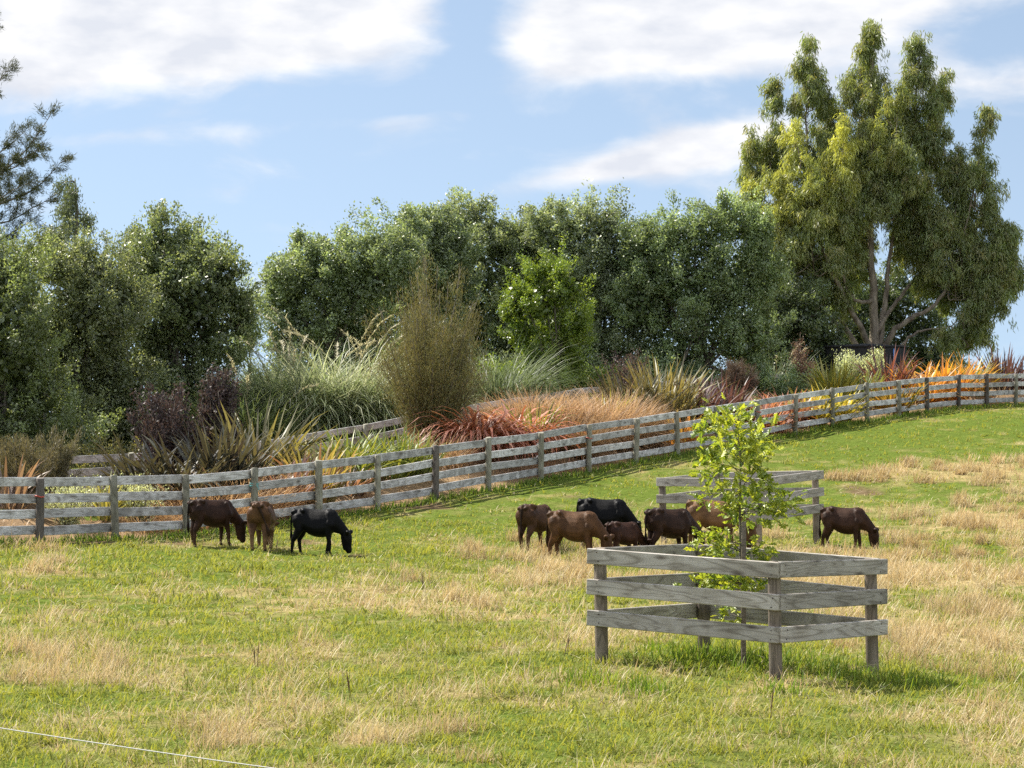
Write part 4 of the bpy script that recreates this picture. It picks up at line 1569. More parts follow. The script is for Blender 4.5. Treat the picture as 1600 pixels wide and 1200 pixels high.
def make_gum():
    d = 100.0
    s = d / F_PX
    x0 = X(1370, d)
    z0 = gz(x0, d)
    r = np.random.default_rng(77)
    root = empty('gum_tree', (x0, d, z0), 'tallest tree, a spreading gum with yellow-tipped drooping foliage and pale limbs', 'tree')

    def P(px, py, dy=0.0):
        return np.array([X(px, d) - x0, dy, Z(py, d) - z0])
    # plumes: tip px, tip py, foot px, foot py, half width px, depth m, yellow
    PL = [(1262, 48, 1272, 170, 22, 0.5, 0.0), (1365, 36, 1360, 180, 34, 0.2, 0.05), (1440, 60, 1432, 190, 26, 0.4, 0.0), (1210, 130, 1205, 270, 26, 0.6, 0.0), (1480, 120, 1470, 230, 26, 0.8, 0.0),
          (1268, 120, 1262, 270, 42, 0.9, 0.0), (1350, 95, 1345, 270, 46, 1.0, 0.05), (1420, 130, 1415, 290, 44, 0.8, 0.0), (1175, 215, 1180, 340, 24, 0.3, 0.15), (1540, 178, 1520, 320, 24, -0.4, 0.0),
          (1240, 205, 1225, 360, 40, -1.2, 0.75), (1312, 205, 1300, 350, 38, -1.6, 0.9), (1395, 150, 1385, 330, 48, -1.0, 0.25), (1355, 210, 1350, 340, 34, -1.3, 0.4), (1172, 295, 1190, 420, 32, -0.9, 0.7), (1205, 280, 1230, 430, 44, -1.6, 0.6),
          (1260, 265, 1265, 430, 56, -1.9, 0.45), (1300, 295, 1298, 430, 44, -1.5, 0.15), (1385, 265, 1392, 345, 40, -0.8, 0.0), (1460, 215, 1450, 380, 52, 0.4, 0.0), (1500, 240, 1490, 380, 40, 0.0, 0.0),
          (1525, 260, 1520, 420, 44, 0.3, 0.0), (1555, 290, 1545, 440, 36, -0.4, 0.0), (1570, 355, 1550, 500, 34, -0.6, 0.0), (1480, 340, 1490, 470, 52, -0.7, 0.0), (1425, 320, 1430, 410, 42, 0.9, 0.0),
          (1515, 420, 1500, 545, 42, -0.6, 0.0), (1465, 400, 1475, 470, 34, 0.5, 0.0), (1240, 380, 1250, 500, 44, -1.0, 0.1), (1200, 370, 1215, 470, 34, 0.2, 0.1), (1290, 400, 1290, 510, 36, -0.4, 0.05), (1335, 370, 1330, 440, 36, 0.8, 0.0),
          (1540, 440, 1520, 530, 26, 0.2, 0.0), (1230, 440, 1238, 520, 28, 0.5, 0.15), (1580, 400, 1570, 460, 14, 0.0, 0.0), (1395, 200, 1390, 330, 40, 1.3, 0.0), (1300, 150, 1300, 290, 40, 1.4, 0.0), (1450, 290, 1440, 400, 46, 1.6, 0.0), (1330, 300, 1335, 400, 44, 1.7, 0.0), (1520, 350, 1510, 460, 42, 1.2, 0.0), (1230, 320, 1230, 430, 44, 1.4, 0.0)]
    g = Geo()
    bk = (0.3, 0.25, 0.2)
    forks = {'m': [P(1368, 605), P(1368, 545), P(1366, 480), P(1362, 420), P(1360, 340), P(1362, 260), P(1364, 150, 0.2), P(1365, 60, 0.2)],
             'r1': [P(1372, 590), P(1382, 535, -0.1), P(1412, 500, -0.4), P(1445, 488, -0.5), P(1468, 468, -0.5), P(1490, 420, -0.4), P(1515, 330, -0.2), P(1535, 220, -0.4)],
             'r2': [P(1375, 560), P(1384, 480, 0.3), P(1390, 420, 0.4), P(1400, 350, 0.5), P(1425, 260, 0.6), P(1435, 120, 0.4)],
             'l1': [P(1364, 560), P(1346, 520, -0.4), P(1325, 485, -0.8), P(1300, 440, -1.0), P(1275, 380, -1.3), P(1250, 300, -1.3), P(1238, 220, -1.2)],
             'l2': [P(1362, 575), P(1335, 530, 0.4), P(1310, 490, 0.6), P(1280, 430, 0.6), P(1255, 330, 0.7), P(1265, 200, 0.7), P(1262, 60, 0.5)],
             'l3': [P(1362, 470), P(1340, 475, -0.5), P(1320, 460, -0.8), P(1300, 400, -1.4), P(1305, 300, -1.6), P(1312, 220, -1.6)],
             'r3': [P(1372, 520), P(1400, 470, 0.3), P(1430, 440, 0.6), P(1470, 400, 0.6), P(1480, 300, 0.5), P(1480, 140, 0.7)],
             'r4': [P(1376, 590), P(1405, 540, -0.6), P(1430, 515, -0.8), P(1470, 515, -0.8), P(1500, 500, -0.7)],
             'l4': [P(1360, 590), P(1318, 545, -0.3), P(1300, 490, -0.4), P(1288, 460, -0.5)]}
    R0 = dict(m=0.24, r1=0.15, r2=0.14, l1=0.15, l2=0.14, l3=0.09, r3=0.10, r4=0.09, l4=0.07)
    nodes = []
    for k, pts in forks.items():
        pts = np.array(pts)
        if k != 'm':
            pts[0][0] *= 0.4
        pts[0][2] = min(pts[0][2], 0.0 if k == 'm' else pts[0][2])
        t = np.linspace(0, len(pts) - 1, len(pts) * 4)
        fine = np.stack([np.interp(t, np.arange(len(pts)), pts[:, j]) for j in range(3)], 1)
        ker = np.ones(3) / 3
        for _ in range(3):
            f2 = fine.copy()
            f2[1:-1] = (fine[:-2] + fine[1:-1] + fine[2:]) / 3
            fine = f2
        fine[1:-1] += r.normal(size=(len(fine) - 2, 3)) * 0.025
        tube(g, fine, R0[k] * (1 - 0.88 * np.linspace(0, 1, len(fine)) ** 0.8), bk, 9)
        nodes.append(fine[len(fine) // 4:])
    nodes = np.concatenate(nodes)
    g2 = Geo()
    for tx, ty, fx, fy, hw, dy, yel in PL:
        tip, foot = P(tx, ty, dy), P(fx, fy, dy * 0.8)
        i = np.argmin(((nodes - foot) ** 2 * np.array([1, 1, 0.6])).sum(1))
        tube(g, wobble(nodes[i], foot, 7, 0.06, r, 0.15), np.linspace(0.036, 0.024, 7), bk, 5)
        tube(g, wobble(foot, tip, 6, 0.03, r), np.linspace(0.028, 0.006, 6), bk, 5)
        wm = hw * s * 1.12
        ln = np.linalg.norm(tip - foot)
        ncl = int(6 + ln * wm * 3.8)
        tc = np.r_[1.0, 0.93, r.random(ncl)]
        qa = r.random(len(tc)) * 6.283
        pr = np.clip(1.05 - tc, 0, 1) ** 0.5
        qr = np.sqrt(r.random(len(tc))) * wm * pr
        cl = foot + (tip - foot) * tc[:, None] + np.c_[np.cos(qa) * qr, np.sin(qa) * qr, r.normal(size=len(tc)) * 0.15]
        cr = r.uniform(0.22, 0.50, len(tc)) * (0.48 + 0.62 * pr)
        i_ = nodes[np.argmin(((nodes[None] - cl[:, None]) ** 2).sum(2), 1)]
        for q_ in range(0, len(tc), 2):
            m_ = foot + (tip - foot) * max(0, tc[q_] - 0.18)
            tube(g, wobble(m_, cl[q_], 4, 0.02, r), np.linspace(0.016, 0.006, 4), bk, 4, False)
        nc = int(len(tc) * 18)
        w_ = cr ** 2
        which = r.choice(len(tc), nc, p=w_ / w_.sum())
        v_ = unit(r.normal(size=(nc, 3)) + np.array([0, 0, 0.25]))
        cen = cl[which] + v_ * (cr[which] * r.random(nc) ** 0.6 * np.where(r.random(nc) < 0.33, r.uniform(1.0, 1.9, nc), 1.0))[:, None] * np.array([1, 1, 1.2])
        t = tc[which]
        a = qa[which]
        per = 26
        c = np.repeat(cen, per, 0) + r.normal(size=(nc * per, 3)) * np.array([0.085, 0.085, 0.11])
        c[:, 2] -= 0.08
        ax = np.array([0, 0, -1.0]) + np.repeat(v_, per, 0) * 0.45 + r.normal(size=(nc * per, 3)) * 0.42
        base = np.array([(0.08, 0.105, 0.036), (0.11, 0.135, 0.05), (0.06, 0.08, 0.03), (0.12, 0.11, 0.048)])
        cc = np.repeat(pal(base, nc, r), per, 0)
        ym = np.repeat((yel * np.clip(t * 1.25 - 0.15 + 0.25 * r.normal(size=nc), 0, 1) * (0.4 + 0.6 * (np.sin(a) < 0.4))), per)[:, None]
        cc = cc * (1 - ym) + np.array([0.25, 0.255, 0.055]) * ym
        cc *= 0.75 + 0.5 * r.random((nc * per, 1))
        L = 0.15 + 0.11 * r.random(nc * per)
        leaves(g2, c, ax, L, 0.026 + 0.014 * r.random(nc * per), cc, r, 0.15)
    g.build('trunk', M_GUMBARK, (0, 0, 0), root, True)
    g2.build('crown', M_GUM, (0, 0, 0), root)


make_gum()


def make_pine():
    d = 70.0
    x0 = X(-95, d)
    z0 = gz(x0, d)
    r = np.random.default_rng(9)
    root = empty('pine_tree', (x0, d, z0), 'open-branched pine reaching in over the left edge of the photo', 'tree')

    def P(px, py, dy=0.0):
        return np.array([X(px, d) - x0, dy, Z(py, d) - z0])
    g, g2 = Geo(), Geo()
    bk = (0.12, 0.1, 0.08)
    tube(g, [np.array([0, 0, -0.1]), P(-96, 500), P(-92, 300), P(-90, 120), P(-88, -40), P(-85, -130)], [0.2, 0.17, 0.14, 0.11, 0.06, 0.015], bk, 9)
    br = [((-92, 330), (72, 186), 0.2), ((-92, 345), (96, 256), -0.2), ((-92, 360), (70, 315), 0.0), ((-92, 390), (45, 350), -0.3), ((-92, 300), (30, 205), 0.5), ((-92, 320), (65, 240), -0.7),
          ((-92, 190), (8, 112), 0.1), ((-90, 100), (-4, 36), -0.2), ((-92, 280), (-30, 215), 0.6), ((-92, 280), (45, 230), 0.9), ((-92, 380), (20, 290), 0.8), ((-92, 320), (50, 290), -0.9)]
    for i in range(16):
        h = r.uniform(-110, 420)
        br.append(((-92, h + 40), (-92 - r.uniform(60, 170), h - r.uniform(0, 90)), r.normal() * 1.5))
    for a, b, dy in br:
        p0, p1 = P(*a), P(b[0], b[1], dy)
        pts = wobble(p0, p1, 10, 0.04, r, 0.25)
        tube(g, pts, np.linspace(0.045, 0.008, 10), bk, 6)
        tw = []
        for k in range(5, 10):
            for _ in range(3 if b[1] > 150 else 2):
                e = pts[k] + unit(unit(p1 - p0) * 0.8 + r.normal(size=3) * 0.8 + np.array([0, 0, 0.35])) * r.uniform(0.18, 0.46)
                tube(g, wobble(pts[k], e, 4, 0.01, r), np.linspace(0.008, 0.004, 4), bk, 4)
                tw += [(pts[k] + (e - pts[k]) * q, unit(e - pts[k])) for q in (0.5, 0.75, 1.0)]
        cen = np.array([t[0] for t in tw])
        dr = np.array([t[1] for t in tw])
        per = 30
        c = np.repeat(cen, per, 0) + r.normal(size=(len(cen) * per, 3)) * 0.055
        ax = np.repeat(dr, per, 0) + r.normal(size=(len(c), 3)) * 0.7
        t = r.random((len(c), 1))
        cc = np.array([0.035, 0.05, 0.022]) * (1 - t) + np.array([0.10, 0.105, 0.04]) * t
        leaves(g2, c + unit(ax) * 0.05, ax, 0.15, 0.014, cc, r, 0.1)
    g.build('trunk', M_BARK, (0, 0, 0), root, True)
    g2.build('crown', M_PINE, (0, 0, 0), root)


make_pine()


def make_conifer():
    d = 82.0
    x0 = X(120, d)
    z0 = gz(x0, d)
    r = np.random.default_rng(19)
    root = empty('dark_conifer', (x0, d, z0), 'dark drooping conifer poking up behind the left trees', 'tree')

    def P(px, py, dy=0.0):
        return np.array([X(px, d) - x0, dy, Z(py, d) - z0])
    g, g2 = Geo(), Geo()
    bk = (0.08, 0.06, 0.05)
    tube(g, [np.array([0, 0, -0.1]), P(116, 500), P(118, 400), P(120, 330), P(117, 278)], [0.16, 0.12, 0.09, 0.05, 0.012], bk, 8)
    for i in range(40):
        py = r.uniform(282, 560)
        w = np.interp(py, [280, 310, 380, 560], [22, 58, 72, 90]) * r.uniform(0.5, 1.05)
        a = r.random() * 6.28
        e = P(118, py + 4) + np.array([math.cos(a) * w * d / F_PX, math.sin(a) * w * d / F_PX, -r.uniform(-0.15, 0.25)])
        pts = wobble(P(118, py), e, 6, 0.03, r, -0.1)
        tube(g, pts, np.linspace(0.03, 0.006, 6), bk, 5)
        nb = 12
        t = r.random(nb)
        t = 0.25 + 0.75 * t
        cen = np.stack([np.interp(t, np.linspace(0, 1, 6), pts[:, j]) for j in range(3)], 1)
        per = 40
        c = np.repeat(cen, per, 0) + r.normal(size=(nb * per, 3)) * np.array([0.11, 0.11, 0.15]) - np.array([0, 0, 0.12])
        ax = np.array([0, 0, -0.9]) + r.normal(size=(len(c), 3)) * 0.5
        tt = r.random((len(c), 1))
        cc = np.array([0.025, 0.038, 0.018]) * (1 - tt) + np.array([0.06, 0.075, 0.03]) * tt
        leaves(g2, c, ax, 0.12, 0.03, cc, r, 0.1)
    g.build('trunk', M_BARK, (0, 0, 0), root, True)
    g2.build('crown', M_LEAF, (0, 0, 0), root)


make_conifer()

# ------------------------------------------------------------------ planted bed


def at(px, d):
    x = X(px, d)
    return np.array([x, d, gz(x, d)])


def mixc(c, n, r, var=0.3):
    return pal(c, n, r) * (1 - var + 2 * var * r.random((n, 1)))


def make_flax(px, d, n, L, cols, label, W=0.055, rad=0.25, lean=(0.05, 0.75), bend=(0.2, 1.3), seed=0, group='flax clumps in the planted bed', name='flax_plant', tip=1.1, mat=None, K=6, cat='flax', bpow=1.5):
    n, W = int(n * 1.6), W * 1.25
    r = np.random.default_rng(seed * 17 + int(px) * 3)
    b = at(px, d)
    g = Geo()
    a = r.random(n) * 6.283
    q = np.sqrt(r.random(n)) * rad
    base = np.c_[np.cos(a) * q, np.sin(a) * q, np.zeros(n)]
    base[:, 2] = ground(base[:, 0] + b[0], base[:, 1] + b[1]) - b[2] - 0.02
    ln = 1.28 * L * (0.55 + 0.55 * r.random(n))
    le = lean[0] + (lean[1] - lean[0]) * r.random(n) ** 1.1
    be = bend[0] + (bend[1] - bend[0]) * r.random(n) ** bpow
    c = mixc(cols, n, r)
    blades(g, base, a + r.normal(size=n) * 0.5, ln, W * (0.7 + 0.6 * r.random(n)), le, be, c * 0.8, c * tip, K=K, twist=r.normal(size=n) * 0.5,
           wprof=[0.75, 0.95, 1.0, 0.95, 0.8, 0.5][:K])
    o = g.build(name, mat or M_FLAX, b)
    return tag(o, label, cat, group)


BRONZE = [(0.045, 0.044, 0.032), (0.065, 0.066, 0.044), (0.032, 0.028, 0.025), (0.095, 0.10, 0.055)]
GREENF = [(0.14, 0.19, 0.04), (0.22, 0.26, 0.05), (0.09, 0.13, 0.03)]
YELF = [(0.42, 0.38, 0.05), (0.30, 0.32, 0.05), (0.50, 0.42, 0.06)]
ORGF = [(0.38, 0.155, 0.09), (0.29, 0.10, 0.058), (0.50, 0.30, 0.21), (0.20, 0.07, 0.045)]
ORYF = [(0.55, 0.27, 0.04), (0.48, 0.20, 0.04), (0.60, 0.38, 0.07)]
PURF = [(0.08, 0.04, 0.045), (0.115, 0.055, 0.05), (0.055, 0.03, 0.035)]
SALM = [(0.34, 0.19, 0.13), (0.26, 0.12, 0.08), (0.44, 0.29, 0.21)]

make_flax(225, 49.5, 100, 1.05, BRONZE, 'dark bronze flax left of the purple-leaved shrub', 0.06, 0.45, (0.1, 0.9), (0.3, 1.9), bpow=1.0)
make_flax(285, 49.0, 110, 1.2, BRONZE, 'large bronze flax below the purple-leaved shrub', 0.06, 0.5, (0.05, 0.9), (0.3, 1.9), bpow=1.0)
make_flax(345, 50.0, 100, 1.25, BRONZE, 'bronze-green flax with stiff upright blades beside the tan mulch heap', 0.06, 0.4, (0.0, 0.6))
make_flax(405, 52.0, 90, 1.5, [(0.13, 0.13, 0.06), (0.20, 0.20, 0.07), (0.09, 0.085, 0.05)], 'grey-green flax with long slanted blades behind the tan mulch', 0.055, 0.4, (0.1, 0.8))
make_flax(165, 46.8, 34, 0.75, [(0.30, 0.29, 0.07), (0.20, 0.22, 0.06)], 'small yellow-green flax between the first fence rails at left', 0.035, 0.15)
make_flax(445, 50.0, 60, 0.95, SALM + PURF, 'pinkish bronze flax rising above the fence behind the black calf', 0.05, 0.3)
make_flax(490, 51.2, 80, 1.15, [(0.20, 0.10, 0.075), (0.36, 0.30, 0.08), (0.28, 0.27, 0.07)], 'mixed yellow and plum flax above the fence right of the pinkish one', 0.05, 0.35)
make_flax(545, 54.5, 150, 0.92, [(0.17, 0.23, 0.04), (0.09, 0.14, 0.03), (0.27, 0.31, 0.05)], 'bright yellow-green flax left of the feathery brown shrub', 0.038, 0.55, (0.05, 0.9), (0.4, 1.9), bpow=1.0)
make_flax(598, 55.5, 150, 0.92, [(0.16, 0.22, 0.04), (0.09, 0.14, 0.03), (0.25, 0.29, 0.05)], 'yellow-green flax directly below the feathery brown shrub', 0.036, 0.55, (0.05, 0.9), (0.4, 1.9), bpow=1.0)
make_flax(640, 56.0, 110, 0.85, GREENF, 'low green strap-leaved clump by the dark fence post', 0.03, 0.45)
make_flax(748, 59.6, 280, 1.5, ORGF, 'large coppery orange flax with curling leaves, left half of the copper pair', 0.05, 0.45, (0.05, 0.5), (1.4, 3.0), bpow=0.8, tip=1.4)
make_flax(806, 61.2, 280, 1.4, ORGF, 'coppery orange flax with curling leaves, right half of the copper pair', 0.05, 0.5, (0.05, 0.5), (1.4, 3.0), bpow=0.8, tip=1.4)
make_flax(835, 61.5, 60, 1.05, GREENF, 'green spiky flax standing between the copper pair and the tan tussocks', 0.035, 0.22, (0.05, 0.6))
make_flax(985, 68.5, 120, 1.35, BRONZE + [(0.24, 0.22, 0.08)], 'olive bronze flax behind the tan tussocks', 0.05, 0.5, (0.05, 0.85))
make_flax(1040, 69.5, 150, 1.5, [(0.17, 0.16, 0.06), (0.12, 0.11, 0.05), (0.26, 0.24, 0.09)], 'tall olive flax with many upright blades, top right of the tan tussocks', 0.05, 0.6, (0.0, 0.6))
make_flax(955, 67.0, 60, 0.95, [(0.30, 0.32, 0.06), (0.22, 0.25, 0.06)], 'lime flax above the tan tussocks', 0.035, 0.35)
make_flax(1060, 67.4, 60, 0.8, ORYF + [(0.45, 0.42, 0.08)], 'yellow and orange flax above the fence, left of the sapling top', 0.045, 0.3)
make_flax(1095, 70.5, 80, 1.2, PURF, 'plum purple flax behind the sapling top', 0.05, 0.4, (0.0, 0.5))
make_flax(1135, 72.5, 60, 1.15, PURF, 'plum purple flax right of the sapling top', 0.05, 0.35, (0.0, 0.6), seed=4)
make_flax(1195, 72.5, 110, 1.0, ORGF, 'rust red flax between the rails, right of the sapling', 0.055, 0.45, (0.1, 0.9), (0.6, 2.0))
make_flax(1230, 74.5, 110, 0.95, ORGF + SALM, 'rust and salmon flax beside the golden flax', 0.055, 0.45, (0.1, 0.9), (0.6, 2.0), 2)
make_flax(1268, 75.0, 110, 0.95, YELF, 'golden yellow flax behind the rails, the left one of the golden pair', 0.055, 0.4, (0.1, 0.9), (0.4, 1.8))
make_flax(1308, 76.6, 110, 0.95, YELF, 'golden yellow flax behind the rails, the right one of the golden pair', 0.055, 0.4, (0.1, 0.9), (0.4, 1.8), 3)
make_flax(1300, 82.0, 90, 1.05, GREENF + YELF, 'tall green flax in front of the black tank', 0.05, 0.5, (0.0, 0.6))
make_flax(1345, 83.0, 70, 0.85, GREENF, 'green flax below the silver shrub at the tank', 0.045, 0.45, (0.0, 0.6), seed=5)
make_flax(1390, 84.5, 100, 1.35, PURF + [(0.25, 0.09, 0.07)], 'maroon flax at the right end of the black tank', 0.05, 0.5, (0.05, 0.9))
make_flax(1395, 80.5, 100, 0.95, ORYF + GREENF, 'olive orange flax low behind the rails below the maroon flax', 0.05, 0.45, (0.1, 1.0))
make_flax(1440, 84.2, 120, 1.15, ORYF, 'orange flax on the crest, left one of the orange row', 0.055, 0.5, (0.1, 0.9), (0.4, 1.9))
make_flax(1480, 86.0, 130, 1.25, ORYF, 'orange flax on the crest, middle one of the orange row', 0.055, 0.5, (0.1, 0.9), (0.4, 1.9), 6)
make_flax(1517, 88.0, 110, 1.15, ORYF + GREENF, 'orange flax with green blades on the crest, right one of the orange row', 0.055, 0.45, (0.1, 0.9), (0.4, 1.7), 7)
make_flax(1565, 91.0, 110, 1.3, PURF, 'dark maroon flax on the crest near the right edge', 0.05, 0.5, (0.05, 0.95), (0.1, 0.9))
make_flax(1605, 92.5, 110, 1.25, PURF, 'dark maroon flax cut by the right edge of the photo', 0.05, 0.5, (0.05, 0.95), (0.1, 0.9), 8)
make_flax(10, 46.5, 40, 0.85, [(0.22, 0.15, 0.11), (0.15, 0.10, 0.075), (0.32, 0.25, 0.19)], 'dead-looking pinkish flax above the fence at the left edge', 0.05, 0.3, (0.1, 0.9), (0.4, 1.6))
make_flax(420, 49.8, 60, 0.6, SALM, 'low rusty flax debris behind the rails near the black calf', 0.04, 0.5, (0.4, 1.3), (0.3, 1.5))
make_flax(530, 53.0, 90, 0.6, SALM + BRONZE, 'low rusty clump behind the rails right of the black calf', 0.04, 0.5, (0.4, 1.3), (0.3, 1.5))


def make_tuft(px, d, n, L, cols, label, W=0.012, rad=0.4, lean=(0.0, 0.8), bend=(0.4, 1.8), name='tussock_grass', group=None, plumes=0, seed=0, cat='grass clump', mat=None, pcol=(0.50, 0.46, 0.33)):
    r = np.random.default_rng(seed * 13 + int(px) * 5 + 1)
    b = at(px, d)
    g = Geo()
    a = r.random(n) * 6.283
    q = np.sqrt(r.random(n)) * rad
    base = np.c_[np.cos(a) * q, np.sin(a) * q, np.zeros(n)]
    base[:, 2] = ground(base[:, 0] + b[0], base[:, 1] + b[1]) - b[2] - 0.02
    L = L * 1.22
    rad = rad * 1.1
    ln = L * (0.45 + 0.6 * r.random(n))
    c = mixc(cols, n, r, 0.35)
    blades(g, base, a + r.normal(size=n) * 0.6, ln, W * (0.7 + 0.6 * r.random(n)), lean[0] + (lean[1] - lean[0]) * r.random(n), bend[0] + (bend[1] - bend[0]) * r.random(n), c * 0.8, c * 1.15, K=5, twist=r.normal(size=n) * 0.7)
    for i in range(plumes):
        # seed plume: thin stalk with a feathery nodding head
        az = r.random() * 6.283
        le = r.uniform(0.05, 0.55)
        h = L * r.uniform(0.95, 1.2)
        st = np.array([np.cos(az) * rad * 0.3, np.sin(az) * rad * 0.3, 0])
        hd = np.array([math.cos(az), math.sin(az), 0])
        pts = [st]
        for k in range(8):
            th = le + 0.9 * (k / 7) ** 3
            pts.append(pts[-1] + (hd * math.sin(th) + np.array([0, 0, 1.0]) * math.cos(th)) * h / 8)
        pts = np.array(pts)
        tube(g, pts, np.linspace(0.008, 0.004, 9), (0.4, 0.36, 0.2), 4)
        m = 60
        t = 0.72 + 0.28 * r.random(m)
        cen = np.stack([np.interp(t, np.linspace(0, 1, 9), pts[:, j]) for j in range(3)], 1)
        blades(g, cen, az + r.normal(size=m) * 0.7, 0.10 + 0.12 * r.random(m), np.full(m, 0.016), 0.5 + 0.5 * r.random(m), 0.6 + r.random(m), np.array(pcol) * (0.8 + 0.4 * r.random((m, 1))), None, K=2)
    o = g.build(name, mat or M_FINE, b)
    return tag(o, label, cat, group)


TOE = [(0.30, 0.34, 0.17), (0.22, 0.27, 0.12), (0.55, 0.54, 0.42), (0.15, 0.21, 0.08)]
TAN_ = [(0.42, 0.28, 0.165), (0.54, 0.39, 0.25), (0.31, 0.19, 0.105)]
BRT = [(0.26, 0.165, 0.085), (0.20, 0.125, 0.065), (0.34, 0.23, 0.12)]
TG = 'tall feathery grasses behind the bed'
make_tuft(455, 66.0, 2600, 2.75, TOE, 'tall pale feathery grass, the left one of the big light clumps', 0.028, 0.8, (0, 0.6), (0.9, 2.5), 'toetoe_grass', TG, 10, cat='toetoe', mat=M_TOE)
make_tuft(525, 66.5, 3000, 2.9, TOE + [(0.36, 0.36, 0.22)], 'tallest silvery feathery grass left of the brown shrub', 0.028, 0.9, (0, 0.6), (0.9, 2.5), 'toetoe_grass', TG, 14, cat='toetoe', mat=M_TOE)
make_tuft(585, 66.5, 2200, 2.6, TOE, 'feathery grass partly covered by the brown shrub', 0.028, 0.8, (0, 0.6), (0.9, 2.5), 'toetoe_grass', TG, 7, cat='toetoe', mat=M_TOE)
make_tuft(385, 64.0, 2000, 1.9, [(0.13, 0.17, 0.06), (0.18, 0.21, 0.08), (0.09, 0.12, 0.04)], 'green grassy mound at the foot of the sky gap', 0.024, 0.9, (0, 0.6), (0.9, 2.5), 'toetoe_grass', TG, 4, cat='toetoe', mat=M_TOE)
make_tuft(770, 71.0, 2200, 2.6, [(0.12, 0.15, 0.075), (0.17, 0.20, 0.11), (0.08, 0.11, 0.05)], 'grey-green fountain of grass right of the brown shrub', 0.025, 0.8, (0, 0.6), (0.9, 2.5), 'toetoe_grass', TG, 0, cat='toetoe', mat=M_TOE)
make_tuft(895, 78.0, 1000, 1.5, [(0.13, 0.16, 0.085), (0.17, 0.20, 0.11), (0.09, 0.12, 0.06)], 'small grey-green fountain grass at the foot of the lime tree', 0.025, 0.6, (0, 0.8), (0.5, 2.1), 'toetoe_grass', TG, 0, cat='toetoe', mat=M_TOE)
make_tuft(1212, 90.0, 1000, 1.7, [(0.16, 0.19, 0.09), (0.22, 0.24, 0.13), (0.11, 0.14, 0.06)], 'pale fountain grass between the dark round bush and the weeping brown shrub', 0.03, 0.7, (0, 0.7), (0.5, 2.1), 'toetoe_grass', TG, 4, cat='toetoe', mat=M_TOE)
make_tuft(660, 70.0, 900, 1.6, [(0.16, 0.19, 0.09), (0.12, 0.15, 0.06)], 'dim fountain grass directly behind the brown shrub', 0.026, 0.8, (0, 0.6), (0.9, 2.5), 'toetoe_grass', TG, 0, cat='toetoe', mat=M_TOE)
TT = 'tan tussock grasses in the planted bed'
make_tuft(815, 64.5, 3000, 1.21, TAN_, 'pinkish tan tussock behind the copper flax pair', 0.012, 0.6, (0.1, 1.1), (0.4, 1.7), 'tussock_grass', TT)
make_tuft(860, 64.5, 3000, 1.26, TAN_, 'pinkish tan tussock behind the green spiky flax', 0.012, 0.65, (0.1, 1.1), (0.4, 1.7), 'tussock_grass', TT)
make_tuft(892, 62.8, 2600, 1.05, BRT, 'rounded brown tussock tall above the top rail', 0.011, 0.5, (0.0, 1.0), (0.4, 1.6), 'tussock_grass', TT)
make_tuft(935, 64.8, 3000, 1.26, TAN_, 'pale tan tussock left of the dark brown round one', 0.012, 0.6, (0.1, 1.1), (0.4, 1.7), 'tussock_grass', TT)
make_tuft(965, 66.2, 3000, 1.26, TAN_, 'sandy tussock just behind the dark brown round one', 0.012, 0.6, (0.1, 1.1), (0.4, 1.7), 'tussock_grass', TT)
make_tuft(998, 66.3, 2600, 1.05, BRT, 'dark brown round tussock at the right end of the tan drift', 0.011, 0.5, (0.0, 1.0), (0.4, 1.6), 'tussock_grass', TT)
make_tuft(690, 58.0, 900, 0.8, TAN_, 'tan tussock left of the copper flax', 0.012, 0.5, (0.1, 1.1), (0.4, 1.7), 'tussock_grass', TT)
make_tuft(1150, 74.0, 900, 0.75, BRT + GREENF, 'olive brown tussock below the round dark bush', 0.012, 0.4, (0.0, 1.0), (0.4, 1.6), 'tussock_grass', TT)
make_tuft(340, 48.6, 3000, 0.85, [(0.54, 0.36, 0.20), (0.62, 0.46, 0.29), (0.42, 0.26, 0.145)], 'orange tan tussock seen between the rails above the dark brown calf', 0.010, 0.75, (0.4, 1.3), (0.3, 1.2), 'tussock_grass', TT)
make_tuft(380, 49.5, 3000, 0.95, [(0.54, 0.36, 0.20), (0.62, 0.46, 0.29), (0.42, 0.26, 0.145)], 'orange tan tussock behind the twine-tied fence post', 0.010, 0.75, (0.4, 1.3), (0.3, 1.2), 'tussock_grass', TT)
make_tuft(300, 47.6, 1500, 0.6, [(0.48, 0.31, 0.17), (0.55, 0.40, 0.24), (0.36, 0.22, 0.125)], 'low rusty tussock at the foot of the fence behind the dark brown calf', 0.010, 0.6, (0.5, 1.3), (0.3, 1.2), 'tussock_grass', TT)
make_tuft(235, 46.8, 700, 0.5, TAN_ + BRT, 'low brown tussock behind the rails, left of the dark brown calf', 0.010, 0.5, (0.5, 1.3), (0.3, 1.2), 'tussock_grass', TT)


